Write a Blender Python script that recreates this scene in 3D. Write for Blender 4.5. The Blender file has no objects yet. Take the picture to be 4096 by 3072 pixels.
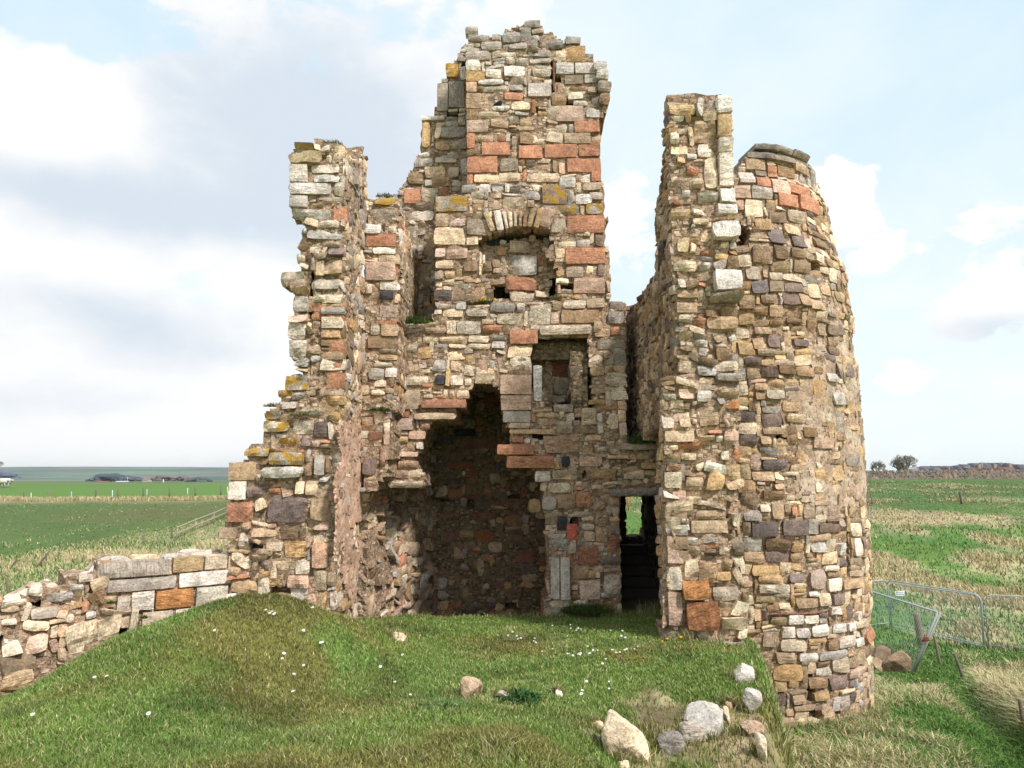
import bpy, math, random
import numpy as np
from mathutils import Vector

# ------------------------------------------------------------------ camera, world, sun, exposure
SC = bpy.context.scene
FPX, PITCH, CAMZ = 2900.0, math.atan(364 / 2900.0), 2.3
CP, SP = math.cos(PITCH), math.sin(PITCH)
cam_d = bpy.data.cameras.new("camera"); cam = bpy.data.objects.new("camera", cam_d)
SC.collection.objects.link(cam)
cam.location = (0, 0, CAMZ); cam.rotation_euler = (math.pi / 2 + PITCH, 0, 0)
cam_d.sensor_width = 36; cam_d.lens = FPX / 4096 * 36; cam_d.clip_start = .05; cam_d.clip_end = 12000
SC.camera = cam
SUN_AZ, SUN_EL = math.radians(138), math.radians(47)      # clockwise from +Y
SC.view_settings.view_transform = 'Standard'; SC.view_settings.look = 'None'
SC.view_settings.exposure = 0.66; SC.view_settings.gamma = 1
sun_d = bpy.data.lights.new("sun", 'SUN'); sun = bpy.data.objects.new("sun", sun_d); SC.collection.objects.link(sun)
sun_d.energy = 3.05; sun_d.angle = math.radians(6); sun_d.color = (1, .965, .925)
sdir = Vector((math.sin(SUN_AZ) * math.cos(SUN_EL), math.cos(SUN_AZ) * math.cos(SUN_EL), math.sin(SUN_EL)))
sun.rotation_euler = sdir.to_track_quat('Z', 'Y').to_euler(); sun.location = (20, -20, 40)
SC.cycles.max_bounces = 6; SC.cycles.diffuse_bounces = 4; SC.cycles.glossy_bounces = 2
SC.cycles.transparent_max_bounces = 8; SC.cycles.volume_bounces = 0
try: SC.cycles.use_denoising = True
except Exception: pass


class NT:
    """small helper for node trees"""
    def __init__(s, tree): s.t = tree; s.n = tree.nodes; s.l = tree.links; s.n.clear()
    def new(s, typ, ins=None, **kw):
        n = s.n.new(typ)
        for k, v in kw.items(): setattr(n, k, v)
        for k, v in (ins or {}).items(): s.put(n.inputs[k], v)
        return n
    def put(s, sock, v):
        if isinstance(v, bpy.types.NodeSocket): s.l.new(v, sock)
        else: sock.default_value = v
    def math(s, op, a, b=None, c=None, clamp=False):
        n = s.n.new('ShaderNodeMath'); n.operation = op; n.use_clamp = clamp
        s.put(n.inputs[0], a)
        if b is not None: s.put(n.inputs[1], b)
        if c is not None: s.put(n.inputs[2], c)
        return n.outputs[0]
    def ramp(s, v, a, b, c=0., d=1., smooth=True):
        n = s.n.new('ShaderNodeMapRange'); n.interpolation_type = 'SMOOTHSTEP' if smooth else 'LINEAR'
        s.put(n.inputs[0], v)
        for i, x in enumerate((a, b, c, d)): s.put(n.inputs[i + 1], x)
        return n.outputs[0]
    def mix(s, f, a, b, blend='MIX'):
        n = s.n.new('ShaderNodeMix'); n.data_type = 'RGBA'; n.blend_type = blend
        s.put(n.inputs[0], f); s.put(n.inputs[6], a); s.put(n.inputs[7], b)
        return n.outputs[2]
    def noise(s, vec, scale, detail=3., rough=.55, dist=0.):
        n = s.n.new('ShaderNodeTexNoise')
        if vec is not None: s.put(n.inputs['Vector'], vec)
        s.put(n.inputs['Scale'], scale); n.inputs['Detail'].default_value = detail
        n.inputs['Roughness'].default_value = rough; n.inputs['Distortion'].default_value = dist
        return n.outputs[0]
    def mapping(s, vec, scale=(1, 1, 1), loc=(0, 0, 0)):
        n = s.n.new('ShaderNodeMapping'); s.put(n.inputs[0], vec)
        n.inputs[1].default_value = loc; n.inputs[3].default_value = scale
        return n.outputs[0]


def px_angles(px, py):
    d = px_dir(px, py); return math.atan2(d[0], d[1]), math.asin(d[2] / math.sqrt(d[0] ** 2 + d[1] ** 2 + d[2] ** 2))


def px_dir(px, py):
    dx = (px - 2048) / FPX; dy = (1536 - py) / FPX
    return np.array((dx, CP - dy * SP, SP + dy * CP))


def make_world():
    w = bpy.data.worlds.new("World"); SC.world = w; w.use_nodes = True
    n = NT(w.node_tree)
    sky = n.new('ShaderNodeTexSky', sky_type='NISHITA', sun_disc=False, sun_elevation=SUN_EL, sun_rotation=SUN_AZ,
                air_density=1.0, dust_density=1.2, ozone_density=1.5, altitude=20)
    g = n.new('ShaderNodeTexCoord').outputs['Generated']
    sep = n.new('ShaderNodeSeparateXYZ', {0: g})
    x, y, z = sep.outputs
    az = n.math('ARCTAN2', x, y); el = n.math('ARCSINE', z)
    den = n.math('ADD', n.math('MAXIMUM', z, 0.), .22)
    cx = n.math('DIVIDE', x, den); cy = n.math('DIVIDE', y, den)
    v = n.new('ShaderNodeCombineXYZ', {0: cx, 1: cy, 2: 0.3}).outputs[0]
    ang = n.new('ShaderNodeCombineXYZ', {0: az, 1: n.math('MULTIPLY', el, 1.7), 2: 0.}).outputs[0]
    n1 = n.noise(ang, 4.6, 8, .60, .35)
    n2 = n.noise(n.mapping(ang, (1, 1, 1), (3.1, 1.7, 0)), 2.6, 6, .55, .2)
    n3 = n.noise(n.mapping(v, (1, 1, 1), (7.1, 2.7, 0)), 1.3, 5, .6, .3)

    def blob(px, py, rx, ry, amp, soft=1.):
        a, e = px_angles(px, py)
        da = n.math('DIVIDE', n.math('SUBTRACT', az, a), rx / FPX)
        de = n.math('DIVIDE', n.math('SUBTRACT', el, e), ry / FPX)
        r2 = n.math('ADD', n.math('MULTIPLY', da, da), n.math('MULTIPLY', de, de))
        return n.math('MULTIPLY', n.math('POWER', 2.718, n.math('MULTIPLY', r2, -soft)), amp)
    # cover: thick to the left of the ruin, scattered cumulus to the right
    cov = n.math('ADD', n.math('MULTIPLY', n1, 1.0), n.ramp(az, -.02, .24, .05, -.36))
    n4 = n.noise(ang, 15., 6, .62, .4)
    cov = n.math('ADD', cov, n.math('MULTIPLY', n.math('SUBTRACT', n4, .5), n.ramp(az, -.25, .15, .45, .62)))
    blobs = [(250, 420, 520, 300, .3), (1250, 450, 800, 420, .2), (150, 1350, 800, 560, .24), (1000, 1500, 500, 380, .12),
             (2520, 860, 200, 260, .50), (3350, 830, 190, 220, .58), (3520, 960, 130, 120, .2), (4010, 1190, 240, 200, .60),
             (3640, 1530, 130, 80, .50), (3890, 890, 170, 140, .26), (3520, 1420, 120, 110, .22), (2900, 300, 900, 160, .13),
             (3870, 1580, 70, 45, .3), (300, 60, 420, 140, -.42), (2000, 130, 260, 260, -.05),
             (3900, 1700, 600, 120, -.1), (750, 1180, 260, 90, -.14), (4000, 520, 500, 220, -.05)]
    for b in blobs: cov = n.math('ADD', cov, blob(*b))
    alpha = n.ramp(cov, .47, n.ramp(az, -.1, .3, .66, .56))
    # shaded undersides: broad grey-blue bands
    shade = n.math('ADD', n.math('MULTIPLY', n2, 1.0), n.math('MULTIPLY', n.math('ADD', n1, n4), -.22))
    for b in [(600, 830, 900, 130, .36), (1350, 620, 600, 330, .34), (150, 760, 420, 130, .15), (600, 1290, 420, 80, .18), (650, 330, 200, 300, .1),
              (200, 1620, 300, 60, .16), (3990, 1310, 170, 60, .25), (250, 380, 330, 160, -.3), (350, 1720, 900, 120, -.12), (3380, 820, 300, 300, -.3),
              (4010, 1150, 200, 120, -.3), (900, 1420, 350, 70, .14), (150, 1150, 300, 60, .16), (3640, 1540, 180, 110, -.45), (3870, 1580, 90, 60, -.4), (2520, 860, 250, 300, -.3)]:
        shade = n.math('ADD', shade, blob(*b))
    sh = n.ramp(shade, .20, .66)
    ccol = n.mix(sh, (1.0, 1.0, 1.0, 1), (.68, .76, .85, 1))
    veil = n.ramp(el, -.02, .5, .90, .84, smooth=False)
    veilc = n.mix(n.ramp(el, .0, .55), (.90, .98, 1.0, 1), (.69, .88, 1.0, 1))
    wisp = n.ramp(n3, .35, .75, 0., .45)
    b_sky = n.new('ShaderNodeBackground', {0: sky.outputs[0], 1: .10})
    b_veil = n.new('ShaderNodeBackground', {0: veilc, 1: .70})
    b_wisp = n.new('ShaderNodeBackground', {0: (1, 1, 1, 1), 1: .71})
    b_cl = n.new('ShaderNodeBackground', {0: ccol, 1: .66})
    m0 = n.new('ShaderNodeMixShader', {0: veil, 1: b_sky.outputs[0], 2: b_veil.outputs[0]})
    m1 = n.new('ShaderNodeMixShader', {0: wisp, 1: m0.outputs[0], 2: b_wisp.outputs[0]})
    m2 = n.new('ShaderNodeMixShader', {0: alpha, 1: m1.outputs[0], 2: b_cl.outputs[0]})
    n.new('ShaderNodeOutputWorld', {0: m2.outputs[0]})


make_world()

# ------------------------------------------------------------------ helpers
RNG = np.random.default_rng(7)
STB = 1.0                                                # the stone's own colour, before the material breaks it up
ALB = .88                                                # photo-lit sRGB -> albedo


def lin(rgb, k=1.0):
    c = np.array(rgb, float) / 255
    c = np.where(c <= .04045, c / 12.92, ((c + .055) / 1.055) ** 2.4)
    return c * k


def _hash(ix, iy, iz, seed):
    h = (ix.astype(np.int64) * 374761393 + iy.astype(np.int64) * 668265263 + iz.astype(np.int64) * 2147483647 + seed * 1274126177) & 0xffffffff
    h = ((h ^ (h >> 13)) * 1274126177) & 0xffffffff
    h = ((h ^ (h >> 16)) * 2246822519) & 0xffffffff
    return ((h ^ (h >> 15)) & 0xffffff) / float(0xffffff)


def vnoise(p, seed=0):
    p = np.asarray(p, float); i = np.floor(p).astype(np.int64); f = p - i; f = f * f * (3 - 2 * f)
    r = 0
    for dx in (0, 1):
        for dy in (0, 1):
            for dz in (0, 1):
                w = (f[..., 0] if dx else 1 - f[..., 0]) * (f[..., 1] if dy else 1 - f[..., 1]) * (f[..., 2] if dz else 1 - f[..., 2])
                r = r + w * _hash(i[..., 0] + dx, i[..., 1] + dy, i[..., 2] + dz, seed)
    return r * 2 - 1


def fbm(p, seed=0, octv=4, gain=.5):
    p = np.asarray(p, float); a = 1.; s = 0; t = 0
    for o in range(octv):
        s = s + a * vnoise(p * 2 ** o, seed + o * 17); t += a; a *= gain
    return s / t


def n2(x, y, scale, seed=0, octv=3):
    x = np.asarray(x, float); y = np.asarray(y, float)
    return fbm(np.stack([x * scale, y * scale, np.zeros_like(x) + .37], -1), seed, octv)


def inside(poly, x, y):
    r = np.zeros(np.shape(x), bool); n = len(poly)
    for k in range(n):
        x0, y0 = poly[k]; x1, y1 = poly[(k + 1) % n]
        if y0 == y1: continue
        c = ((y0 > y) != (y1 > y)) & (x < (x1 - x0) * (y - y0) / (y1 - y0) + x0)
        r ^= c
    return r


class MB:
    """collects vertices, faces, colours; builds one mesh object"""
    def __init__(s): s.v = []; s.c = []; s.y = []; s.t = []; s.f = []; s.m = []; s.sm = []; s.n = 0
    def add(s, v, faces, col=(.5, .5, .5, 0), yel=0., mat=0, smooth=False, tco=None):
        v = np.asarray(v, float).reshape(-1, 3); k = len(v)
        col = np.asarray(col, float)
        if col.ndim == 1:
            col = np.tile(col if len(col) == 4 else np.append(col, 0), (k, 1))
        s.v.append(v); s.c.append(col); s.y.append(np.zeros(k) + yel); s.t.append(v if tco is None else tco)
        o = s.n
        for f in faces: s.f.append([i + o for i in f])
        s.m += [mat] * len(faces); s.sm += [smooth] * len(faces); s.n += k
    def box(s, c, d, col, rz=0, mat=0, ax=None):
        x, y, z = np.array(d) / 2
        v = np.array([(i * x, j * y, k * z) for k in (-1, 1) for j in (-1, 1) for i in (-1, 1)])
        if ax is not None: v = v @ np.array(ax)
        elif rz:
            cr, sr = math.cos(rz), math.sin(rz); v = np.stack([v[:, 0] * cr - v[:, 1] * sr, v[:, 0] * sr + v[:, 1] * cr, v[:, 2]], 1)
        s.add(v + np.array(c), [(0, 2, 3, 1), (4, 5, 7, 6), (0, 1, 5, 4), (2, 6, 7, 3), (1, 3, 7, 5), (0, 4, 6, 2)], col, mat=mat)
    def tube(s, pts, r, col, k=6, mat=0, caps=True, smooth=True):
        pts = np.asarray(pts, float); n = len(pts); r = np.zeros(n) + r
        V = []
        for i in range(n):
            t = pts[min(i + 1, n - 1)] - pts[max(i - 1, 0)]; t /= np.linalg.norm(t) + 1e-9
            a = np.cross(t, (0, 0, 1)) if abs(t[2]) < .9 else np.cross(t, (1, 0, 0)); a /= np.linalg.norm(a); b = np.cross(t, a)
            for j in range(k):
                th = 2 * math.pi * j / k; V.append(pts[i] + r[i] * (math.cos(th) * a + math.sin(th) * b))
        F = [(i * k + j, i * k + (j + 1) % k, (i + 1) * k + (j + 1) % k, (i + 1) * k + j) for i in range(n - 1) for j in range(k)]
        if caps: F += [tuple(range(k))[::-1], tuple((n - 1) * k + j for j in range(k))]
        s.add(V, F, col, mat=mat, smooth=smooth)
    def build(s, name, mats, parent=None):
        v = np.concatenate(s.v); me = bpy.data.meshes.new(name); me.from_pydata(v.tolist(), [], s.f)
        a = me.attributes.new("Col", 'FLOAT_COLOR', 'POINT'); a.data.foreach_set('color', np.concatenate(s.c).astype(np.float32).ravel())
        a = me.attributes.new("yel", 'FLOAT', 'POINT'); a.data.foreach_set('value', np.concatenate(s.y).astype(np.float32))
        a = me.attributes.new("tco", 'FLOAT_VECTOR', 'POINT'); a.data.foreach_set('vector', np.concatenate(s.t).astype(np.float32).ravel())
        for m in (mats if isinstance(mats, (list, tuple)) else [mats]): me.materials.append(m)
        me.polygons.foreach_set('material_index', np.array(s.m, np.int32)); me.polygons.foreach_set('use_smooth', np.array(s.sm, bool))
        me.update(); return link(name, me, parent)


def link(name, me, parent=None):
    o = bpy.data.objects.new(name, me); SC.collection.objects.link(o)
    if parent: o.parent = parent
    return o


def fast_mesh(name, v, faces, mats, col=None, k=3, smooth=False, extra=None):
    """v Nx3, faces Mxk all the same size"""
    me = bpy.data.meshes.new(name); M = len(faces)
    me.vertices.add(len(v)); me.vertices.foreach_set('co', np.asarray(v, np.float32).ravel())
    me.loops.add(M * k); me.loops.foreach_set('vertex_index', np.asarray(faces, np.int32).ravel())
    me.polygons.add(M); me.polygons.foreach_set('loop_start', np.arange(0, M * k, k, dtype=np.int32))
    me.polygons.foreach_set('loop_total', np.full(M, k, np.int32))
    me.polygons.foreach_set('use_smooth', np.full(M, smooth, bool))
    if col is not None:
        c = np.ones((len(v), 4), np.float32); c[:, :col.shape[1]] = col
        a = me.attributes.new("Col", 'FLOAT_COLOR', 'POINT'); a.data.foreach_set('color', c.ravel())
    me.materials.append(mats); me.update(calc_edges=True); me.validate()
    return me


def empty(name, loc, parent=None):
    o = bpy.data.objects.new(name, None); SC.collection.objects.link(o); o.empty_display_size = .2
    o.location = loc
    return o


def tag(o, label=None, cat=None, group=None, kind=None):
    if label: o['label'] = label
    if cat: o['category'] = cat
    if group: o['group'] = group
    if kind: o['kind'] = kind
    return o


# ------------------------------------------------------------------ materials
def mat(name, rough=.9):
    m = bpy.data.materials.new(name); m.use_nodes = True; n = NT(m.node_tree)
    b = n.new('ShaderNodeBsdfPrincipled'); b.inputs['Roughness'].default_value = rough
    b.inputs['Specular IOR Level'].default_value = .25
    n.new('ShaderNodeOutputMaterial', {0: b.outputs[0]})
    return m, n, b


def m_stone():
    m, n, b = mat('rubble_stone')
    c = n.new('ShaderNodeAttribute', attribute_name='Col'); yl = n.new('ShaderNodeAttribute', attribute_name='yel').outputs['Fac']
    co = n.new('ShaderNodeAttribute', attribute_name='tco').outputs['Vector']
    per = n.noise(n.new('ShaderNodeVectorMath', {0: n.mapping(co, (.05, .05, .05))}, operation='FLOOR').outputs[0], 3.7, 0)
    big = n.noise(co, 6., 4, .6, .6); fine = n.noise(co, 34., 4, .7)
    strata = n.noise(n.mapping(co, (3., 3., 22)), 1.5, 4, .65, 1.6)
    ss = n.ramp(per, .42, .62, .05, .9)
    st_ = n.math('ADD', n.math('MULTIPLY', n.math('SUBTRACT', n.ramp(strata, .30, .60, .50, 1.10), 1.), ss), 1.)
    v = n.math('MULTIPLY', n.ramp(fine, .25, .75, .62, 1.32), st_)
    ob = n.new('ShaderNodeTexCoord').outputs['Object']
    v = n.math('MULTIPLY', v, n.ramp(big, .25, .75, .74, 1.24))
    v = n.math('MULTIPLY', v, n.ramp(n.noise(ob, .9, 4, .6), .3, .7, .80, 1.22))
    v = n.math('MULTIPLY', v, n.ramp(n.noise(n.mapping(ob, (2.2, 2.2, .5)), 1.2, 3, .6), .5, .75, 1.05, .72))
    base = n.mix(1., c.outputs['Color'], n.new('ShaderNodeCombineXYZ', {0: v, 1: v, 2: v}).outputs[0], 'MULTIPLY')
    stain = n.ramp(n.noise(n.mapping(co, (1, 1, .6), (5, 3, 1)), 3.7, 4, .6), .55, .75, 0, .22)
    base = n.mix(stain, base, n.mix(1., base, (1.05, .78, .52, 1), 'MULTIPLY'))
    li = n.math('ADD', n.noise(co, 11., 5, .7), n.ramp(c.outputs['Alpha'], 0, 1, -.42, .12, False))
    base = n.mix(n.ramp(li, .46, .6, 0, .8), base, (.50, .47, .42, 1))
    oy = n.math('ADD', n.noise(n.mapping(co, (1, 1, 1), (9, 4, 2)), 8., 4, .7), n.ramp(yl, 0, 1, -.5, .08, False))
    base = n.mix(n.ramp(oy, .48, .56), base, (.40, .23, .035, 1))
    pit = n.ramp(n.noise(co, 60, 2), .3, .4, .55, 1.)
    base = n.mix(1., base, n.new('ShaderNodeCombineXYZ', {0: pit, 1: pit, 2: pit}).outputs[0], 'MULTIPLY')
    n.put(b.inputs['Base Color'], base)
    h = n.math('ADD', n.math('MULTIPLY', n.math('MULTIPLY', strata, ss), .6), n.math('ADD', n.math('MULTIPLY', fine, .5), n.math('MULTIPLY', big, .6)))
    bp = n.new('ShaderNodeBump', {'Strength': .85, 'Distance': .03, 'Height': h}); n.put(b.inputs['Normal'], bp.outputs[0])
    return m


def m_mortar(name, c0, c1, c2):
    m, n, b = mat(name, .95)
    co = n.new('ShaderNodeTexCoord').outputs['Object']
    a = n.noise(co, 6., 4, .6); f = n.noise(co, 55., 3, .7)
    base = n.mix(n.ramp(a, .3, .7), (*c0, 1), (*c1, 1)); base = n.mix(n.ramp(f, .52, .62), base, (*c2, 1))
    v = n.ramp(n.noise(co, 25., 4, .6), .3, .6, .5, 1.1)
    base = n.mix(1., base, n.new('ShaderNodeCombineXYZ', {0: v, 1: v, 2: v}).outputs[0], 'MULTIPLY')
    vo = n.new('ShaderNodeTexVoronoi', {'Vector': n.mapping(co, (1, 1, 1.6)), 'Scale': 11.}, distance='CHEBYCHEV'); vr = n.new('ShaderNodeSeparateColor', {0: vo.outputs['Color']}).outputs
    chip = n.math('MULTIPLY', n.ramp(vr[0], .45, .55), n.ramp(vo.outputs['Distance'], .42, .30))
    cc = n.mix(n.ramp(vr[1], .2, .8, smooth=False), (*[min(1, q * 1.35) for q in c2], 1), (*[q * .55 for q in c1], 1))
    gap = n.math('MULTIPLY', n.ramp(vr[0], .45, .55), n.math('MULTIPLY', n.ramp(vo.outputs['Distance'], .40, .48), n.ramp(vo.outputs['Distance'], .75, .6)))
    base = n.mix(n.math('MULTIPLY', chip, .75), base, cc); base = n.mix(n.math('MULTIPLY', gap, .6), base, (*[q * .25 for q in c1], 1))
    n.put(b.inputs['Base Color'], base)
    h = n.math('ADD', n.math('MULTIPLY', a, .6), n.math('ADD', n.math('MULTIPLY', chip, .5), n.math('MULTIPLY', n.noise(co, 30., 4, .7), .7)))
    bp = n.new('ShaderNodeBump', {'Strength': .9, 'Distance': .04, 'Height': h}); n.put(b.inputs['Normal'], bp.outputs[0])
    return m


def m_plaster(name, c0, c1):
    m, n, b = mat(name, .95)
    co = n.new('ShaderNodeTexCoord').outputs['Object']
    base = n.mix(n.ramp(n.noise(co, 3., 4), .35, .65), (*c0, 1), (*c1, 1))
    pit = n.ramp(n.noise(n.mapping(co, (1, .3, .55)), 22., 3, .6), .32, .42, .3, 1.)
    base = n.mix(1., base, n.new('ShaderNodeCombineXYZ', {0: pit, 1: pit, 2: pit}).outputs[0], 'MULTIPLY')
    streak = n.math('MULTIPLY', n.ramp(n.noise(n.mapping(co, (1, .3, 1)), 3.3, 5, .65), .42, .7, 1.08, .72), n.ramp(n.noise(n.mapping(co, (1, .3, 1)), 16., 4, .7), .35, .6, .72, 1.1))
    base = n.mix(1., base, n.new('ShaderNodeCombineXYZ', {0: streak, 1: streak, 2: streak}).outputs[0], 'MULTIPLY')
    n.put(b.inputs['Base Color'], base)
    bp = n.new('ShaderNodeBump', {'Strength': .6, 'Distance': .02, 'Height': n.math('ADD', pit, n.noise(co, 30., 3))}); n.put(b.inputs['Normal'], bp.outputs[0])
    return m


def m_attr(name, rough=.9, scale=20., amt=.3, bump=.0, trans=0.):
    """colour from the mesh, broken up by noise"""
    m, n, b = mat(name, rough)
    c = n.new('ShaderNodeAttribute', attribute_name='Col'); co = n.new('ShaderNodeTexCoord').outputs['Object']
    v = n.ramp(n.noise(co, scale, 4, .65), .25, .75, 1 - amt, 1 + amt)
    base = n.mix(1., c.outputs['Color'], n.new('ShaderNodeCombineXYZ', {0: v, 1: v, 2: v}).outputs[0], 'MULTIPLY')
    n.put(b.inputs['Base Color'], base)
    if bump:
        bp = n.new('ShaderNodeBump', {'Strength': .7, 'Distance': bump, 'Height': n.noise(co, scale, 5, .7)}); n.put(b.inputs['Normal'], bp.outputs[0])
    return m


M_STONE = m_stone()
M_MORTAR = m_mortar('lime_mortar', lin((186, 156, 128), ALB), lin((160, 130, 104), ALB), lin((210, 188, 162), ALB))

M_SOOT = m_mortar('sooty_mortar', lin((152, 134, 104), ALB), lin((120, 102, 78), ALB), lin((172, 154, 124), ALB))
M_PLASTER = m_plaster('pink_plaster', lin((218, 180, 156), ALB), lin((204, 164, 138), ALB))
M_HARL = m_plaster('pale_harling', lin((198, 176, 154), ALB), lin((176, 150, 126), ALB))
M_PLASTER2 = m_plaster('grey_plaster', lin((176, 158, 132), ALB), lin((160, 136, 108), ALB))
M_GROUND = m_attr('turf', .95, 9., .28, .03)
M_BLADE = m_attr('grass_blade', .7, 1.5, .12)
M_ROCK = None
M_WOOD = m_attr('weathered_wood', .9, 30., .3, .005)
M_METAL = m_attr('galvanised_steel', .45, 40., .15)
M_PLAIN = m_attr('painted_surface', .8, 3., .12)
M_LEAF = m_attr('leaf', .8, 12., .3)

PAL = {'O': (188, 128, 92), 'T': (184, 154, 122), 'C': (212, 192, 164), 'W': (210, 200, 190), 'G': (164, 155, 148), 'P': (116, 99, 97),
       'B': (144, 115, 86), 'Y': (190, 154, 104), 'S': (198, 162, 140), 'R': (200, 94, 70), 'K': (26, 26, 28), 'D': (66, 64, 68),
       'M': (150, 94, 56), 'U': (190, 126, 64), 'E': (148, 96, 74)}
CROP = {'1': (1600, 0), '2': (1000, 500), '3': (1700, 650), '4': (2500, 350), '5': (2500, 1050), '6': (2500, 1750), '7': (800, 1250), '8': (1400, 1500),
        'a': (1900, 1700), 'b': (0, 1750), 'd': (3096, 2100)}
CS = 1000 / 2212


def crop_px(c, x, y):
    if c == 'F': return x * 1.8517, y * 1.8517
    o = CROP[c]; return o[0] + x * CS, o[1] + y * CS


# ------------------------------------------------------------------ masonry
class Plane:
    def __init__(s, o, u, n):
        s.o = np.array(o, float); s.u = np.array(u, float) / np.linalg.norm(u); s.v = np.array((0, 0, 1.)); s.n = np.array(n, float) / np.linalg.norm(n)
    wav = .03
    def pt(s, u, v, n):
        u = np.asarray(u, float); v = np.asarray(v, float); n = np.asarray(n, float)
        n = n + s.wav * fbm(np.stack([u * 1.3, v * 1.3, np.zeros_like(u) + 3.3], -1), 91, 3) * (n > -.4)
        return s.o + u[..., None] * s.u + v[..., None] * s.v + n[..., None] * s.n
    def uv(s, px, py):
        d = px_dir(px, py); c = np.array((0, 0, CAMZ)); t = np.dot(s.o - c, s.n) / np.dot(d, s.n); p = c + d * t - s.o
        return float(np.dot(p, s.u)), float(p[2])


def front(D, wav=.03):
    s = Plane((0, D, 0), (1, 0, 0), (0, -1, 0)); s.wav = wav; return s


class Tower:
    """round wall: u = arc length from the point facing the camera, v = height"""
    def __init__(s, phi, d, sil):
        s.c = np.array((d * math.sin(phi), d * math.cos(phi))); s.f = np.array((-math.sin(phi), -math.cos(phi))); s.r = np.array((math.cos(phi), -math.sin(phi)))
        zz, rr = [], []
        for px, py in sil:
            q = px_dir(px, py); h = np.hypot(q[0], q[1]); e = q[:2] / h
            rr.append(abs(s.c[0] * e[1] - s.c[1] * e[0])); zz.append(CAMZ + q[2] / h * np.dot(s.c, e))
        k = np.argsort(zz); s.zz = np.array(zz)[k]; s.rr = np.array(rr)[k]; s.R0 = 2.4
    def R(s, z): return np.interp(z, s.zz, s.rr)
    def pt(s, u, v, n):
        u = np.asarray(u, float); v = np.asarray(v, float); a = u / s.R0; r = s.R(v) + np.asarray(n, float)
        x = s.c[0] + r * (np.cos(a) * s.f[0] + np.sin(a) * s.r[0]); y = s.c[1] + r * (np.cos(a) * s.f[1] + np.sin(a) * s.r[1])
        return np.stack([x, y, v], -1)
    def uv(s, px, py):
        d = px_dir(px, py); z = 4.
        for _ in range(12):
            R = s.R(z); A = d[0] ** 2 + d[1] ** 2; B = -2 * (d[0] * s.c[0] + d[1] * s.c[1]); Cc = s.c @ s.c - R * R
            q = B * B - 4 * A * Cc
            t = (-B - math.sqrt(max(q, 0))) / (2 * A); z = CAMZ + d[2] * t
        p = d[:2] * t - s.c
        return math.atan2(p @ s.r, p @ s.f) * s.R0, z


def stone_color(code, r, k=1.0):
    c = lin(PAL[code], STB * k); c = c * .86 + c.mean() * .14
    if code not in 'KRDUO': c = c * .84 + lin((198, 168, 130), STB * k) * .16 * min(1, c.mean() / .22); b = 1 + r.normal(0, .11); q = r.normal(.02 if code in 'WGC' else 0, .045); q = max(q, -.01) if code in 'WG' else q; c = c * b * np.array((1 + q, 1, 1 - q * 1.3))
    return np.clip(c, .004, .8)


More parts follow.
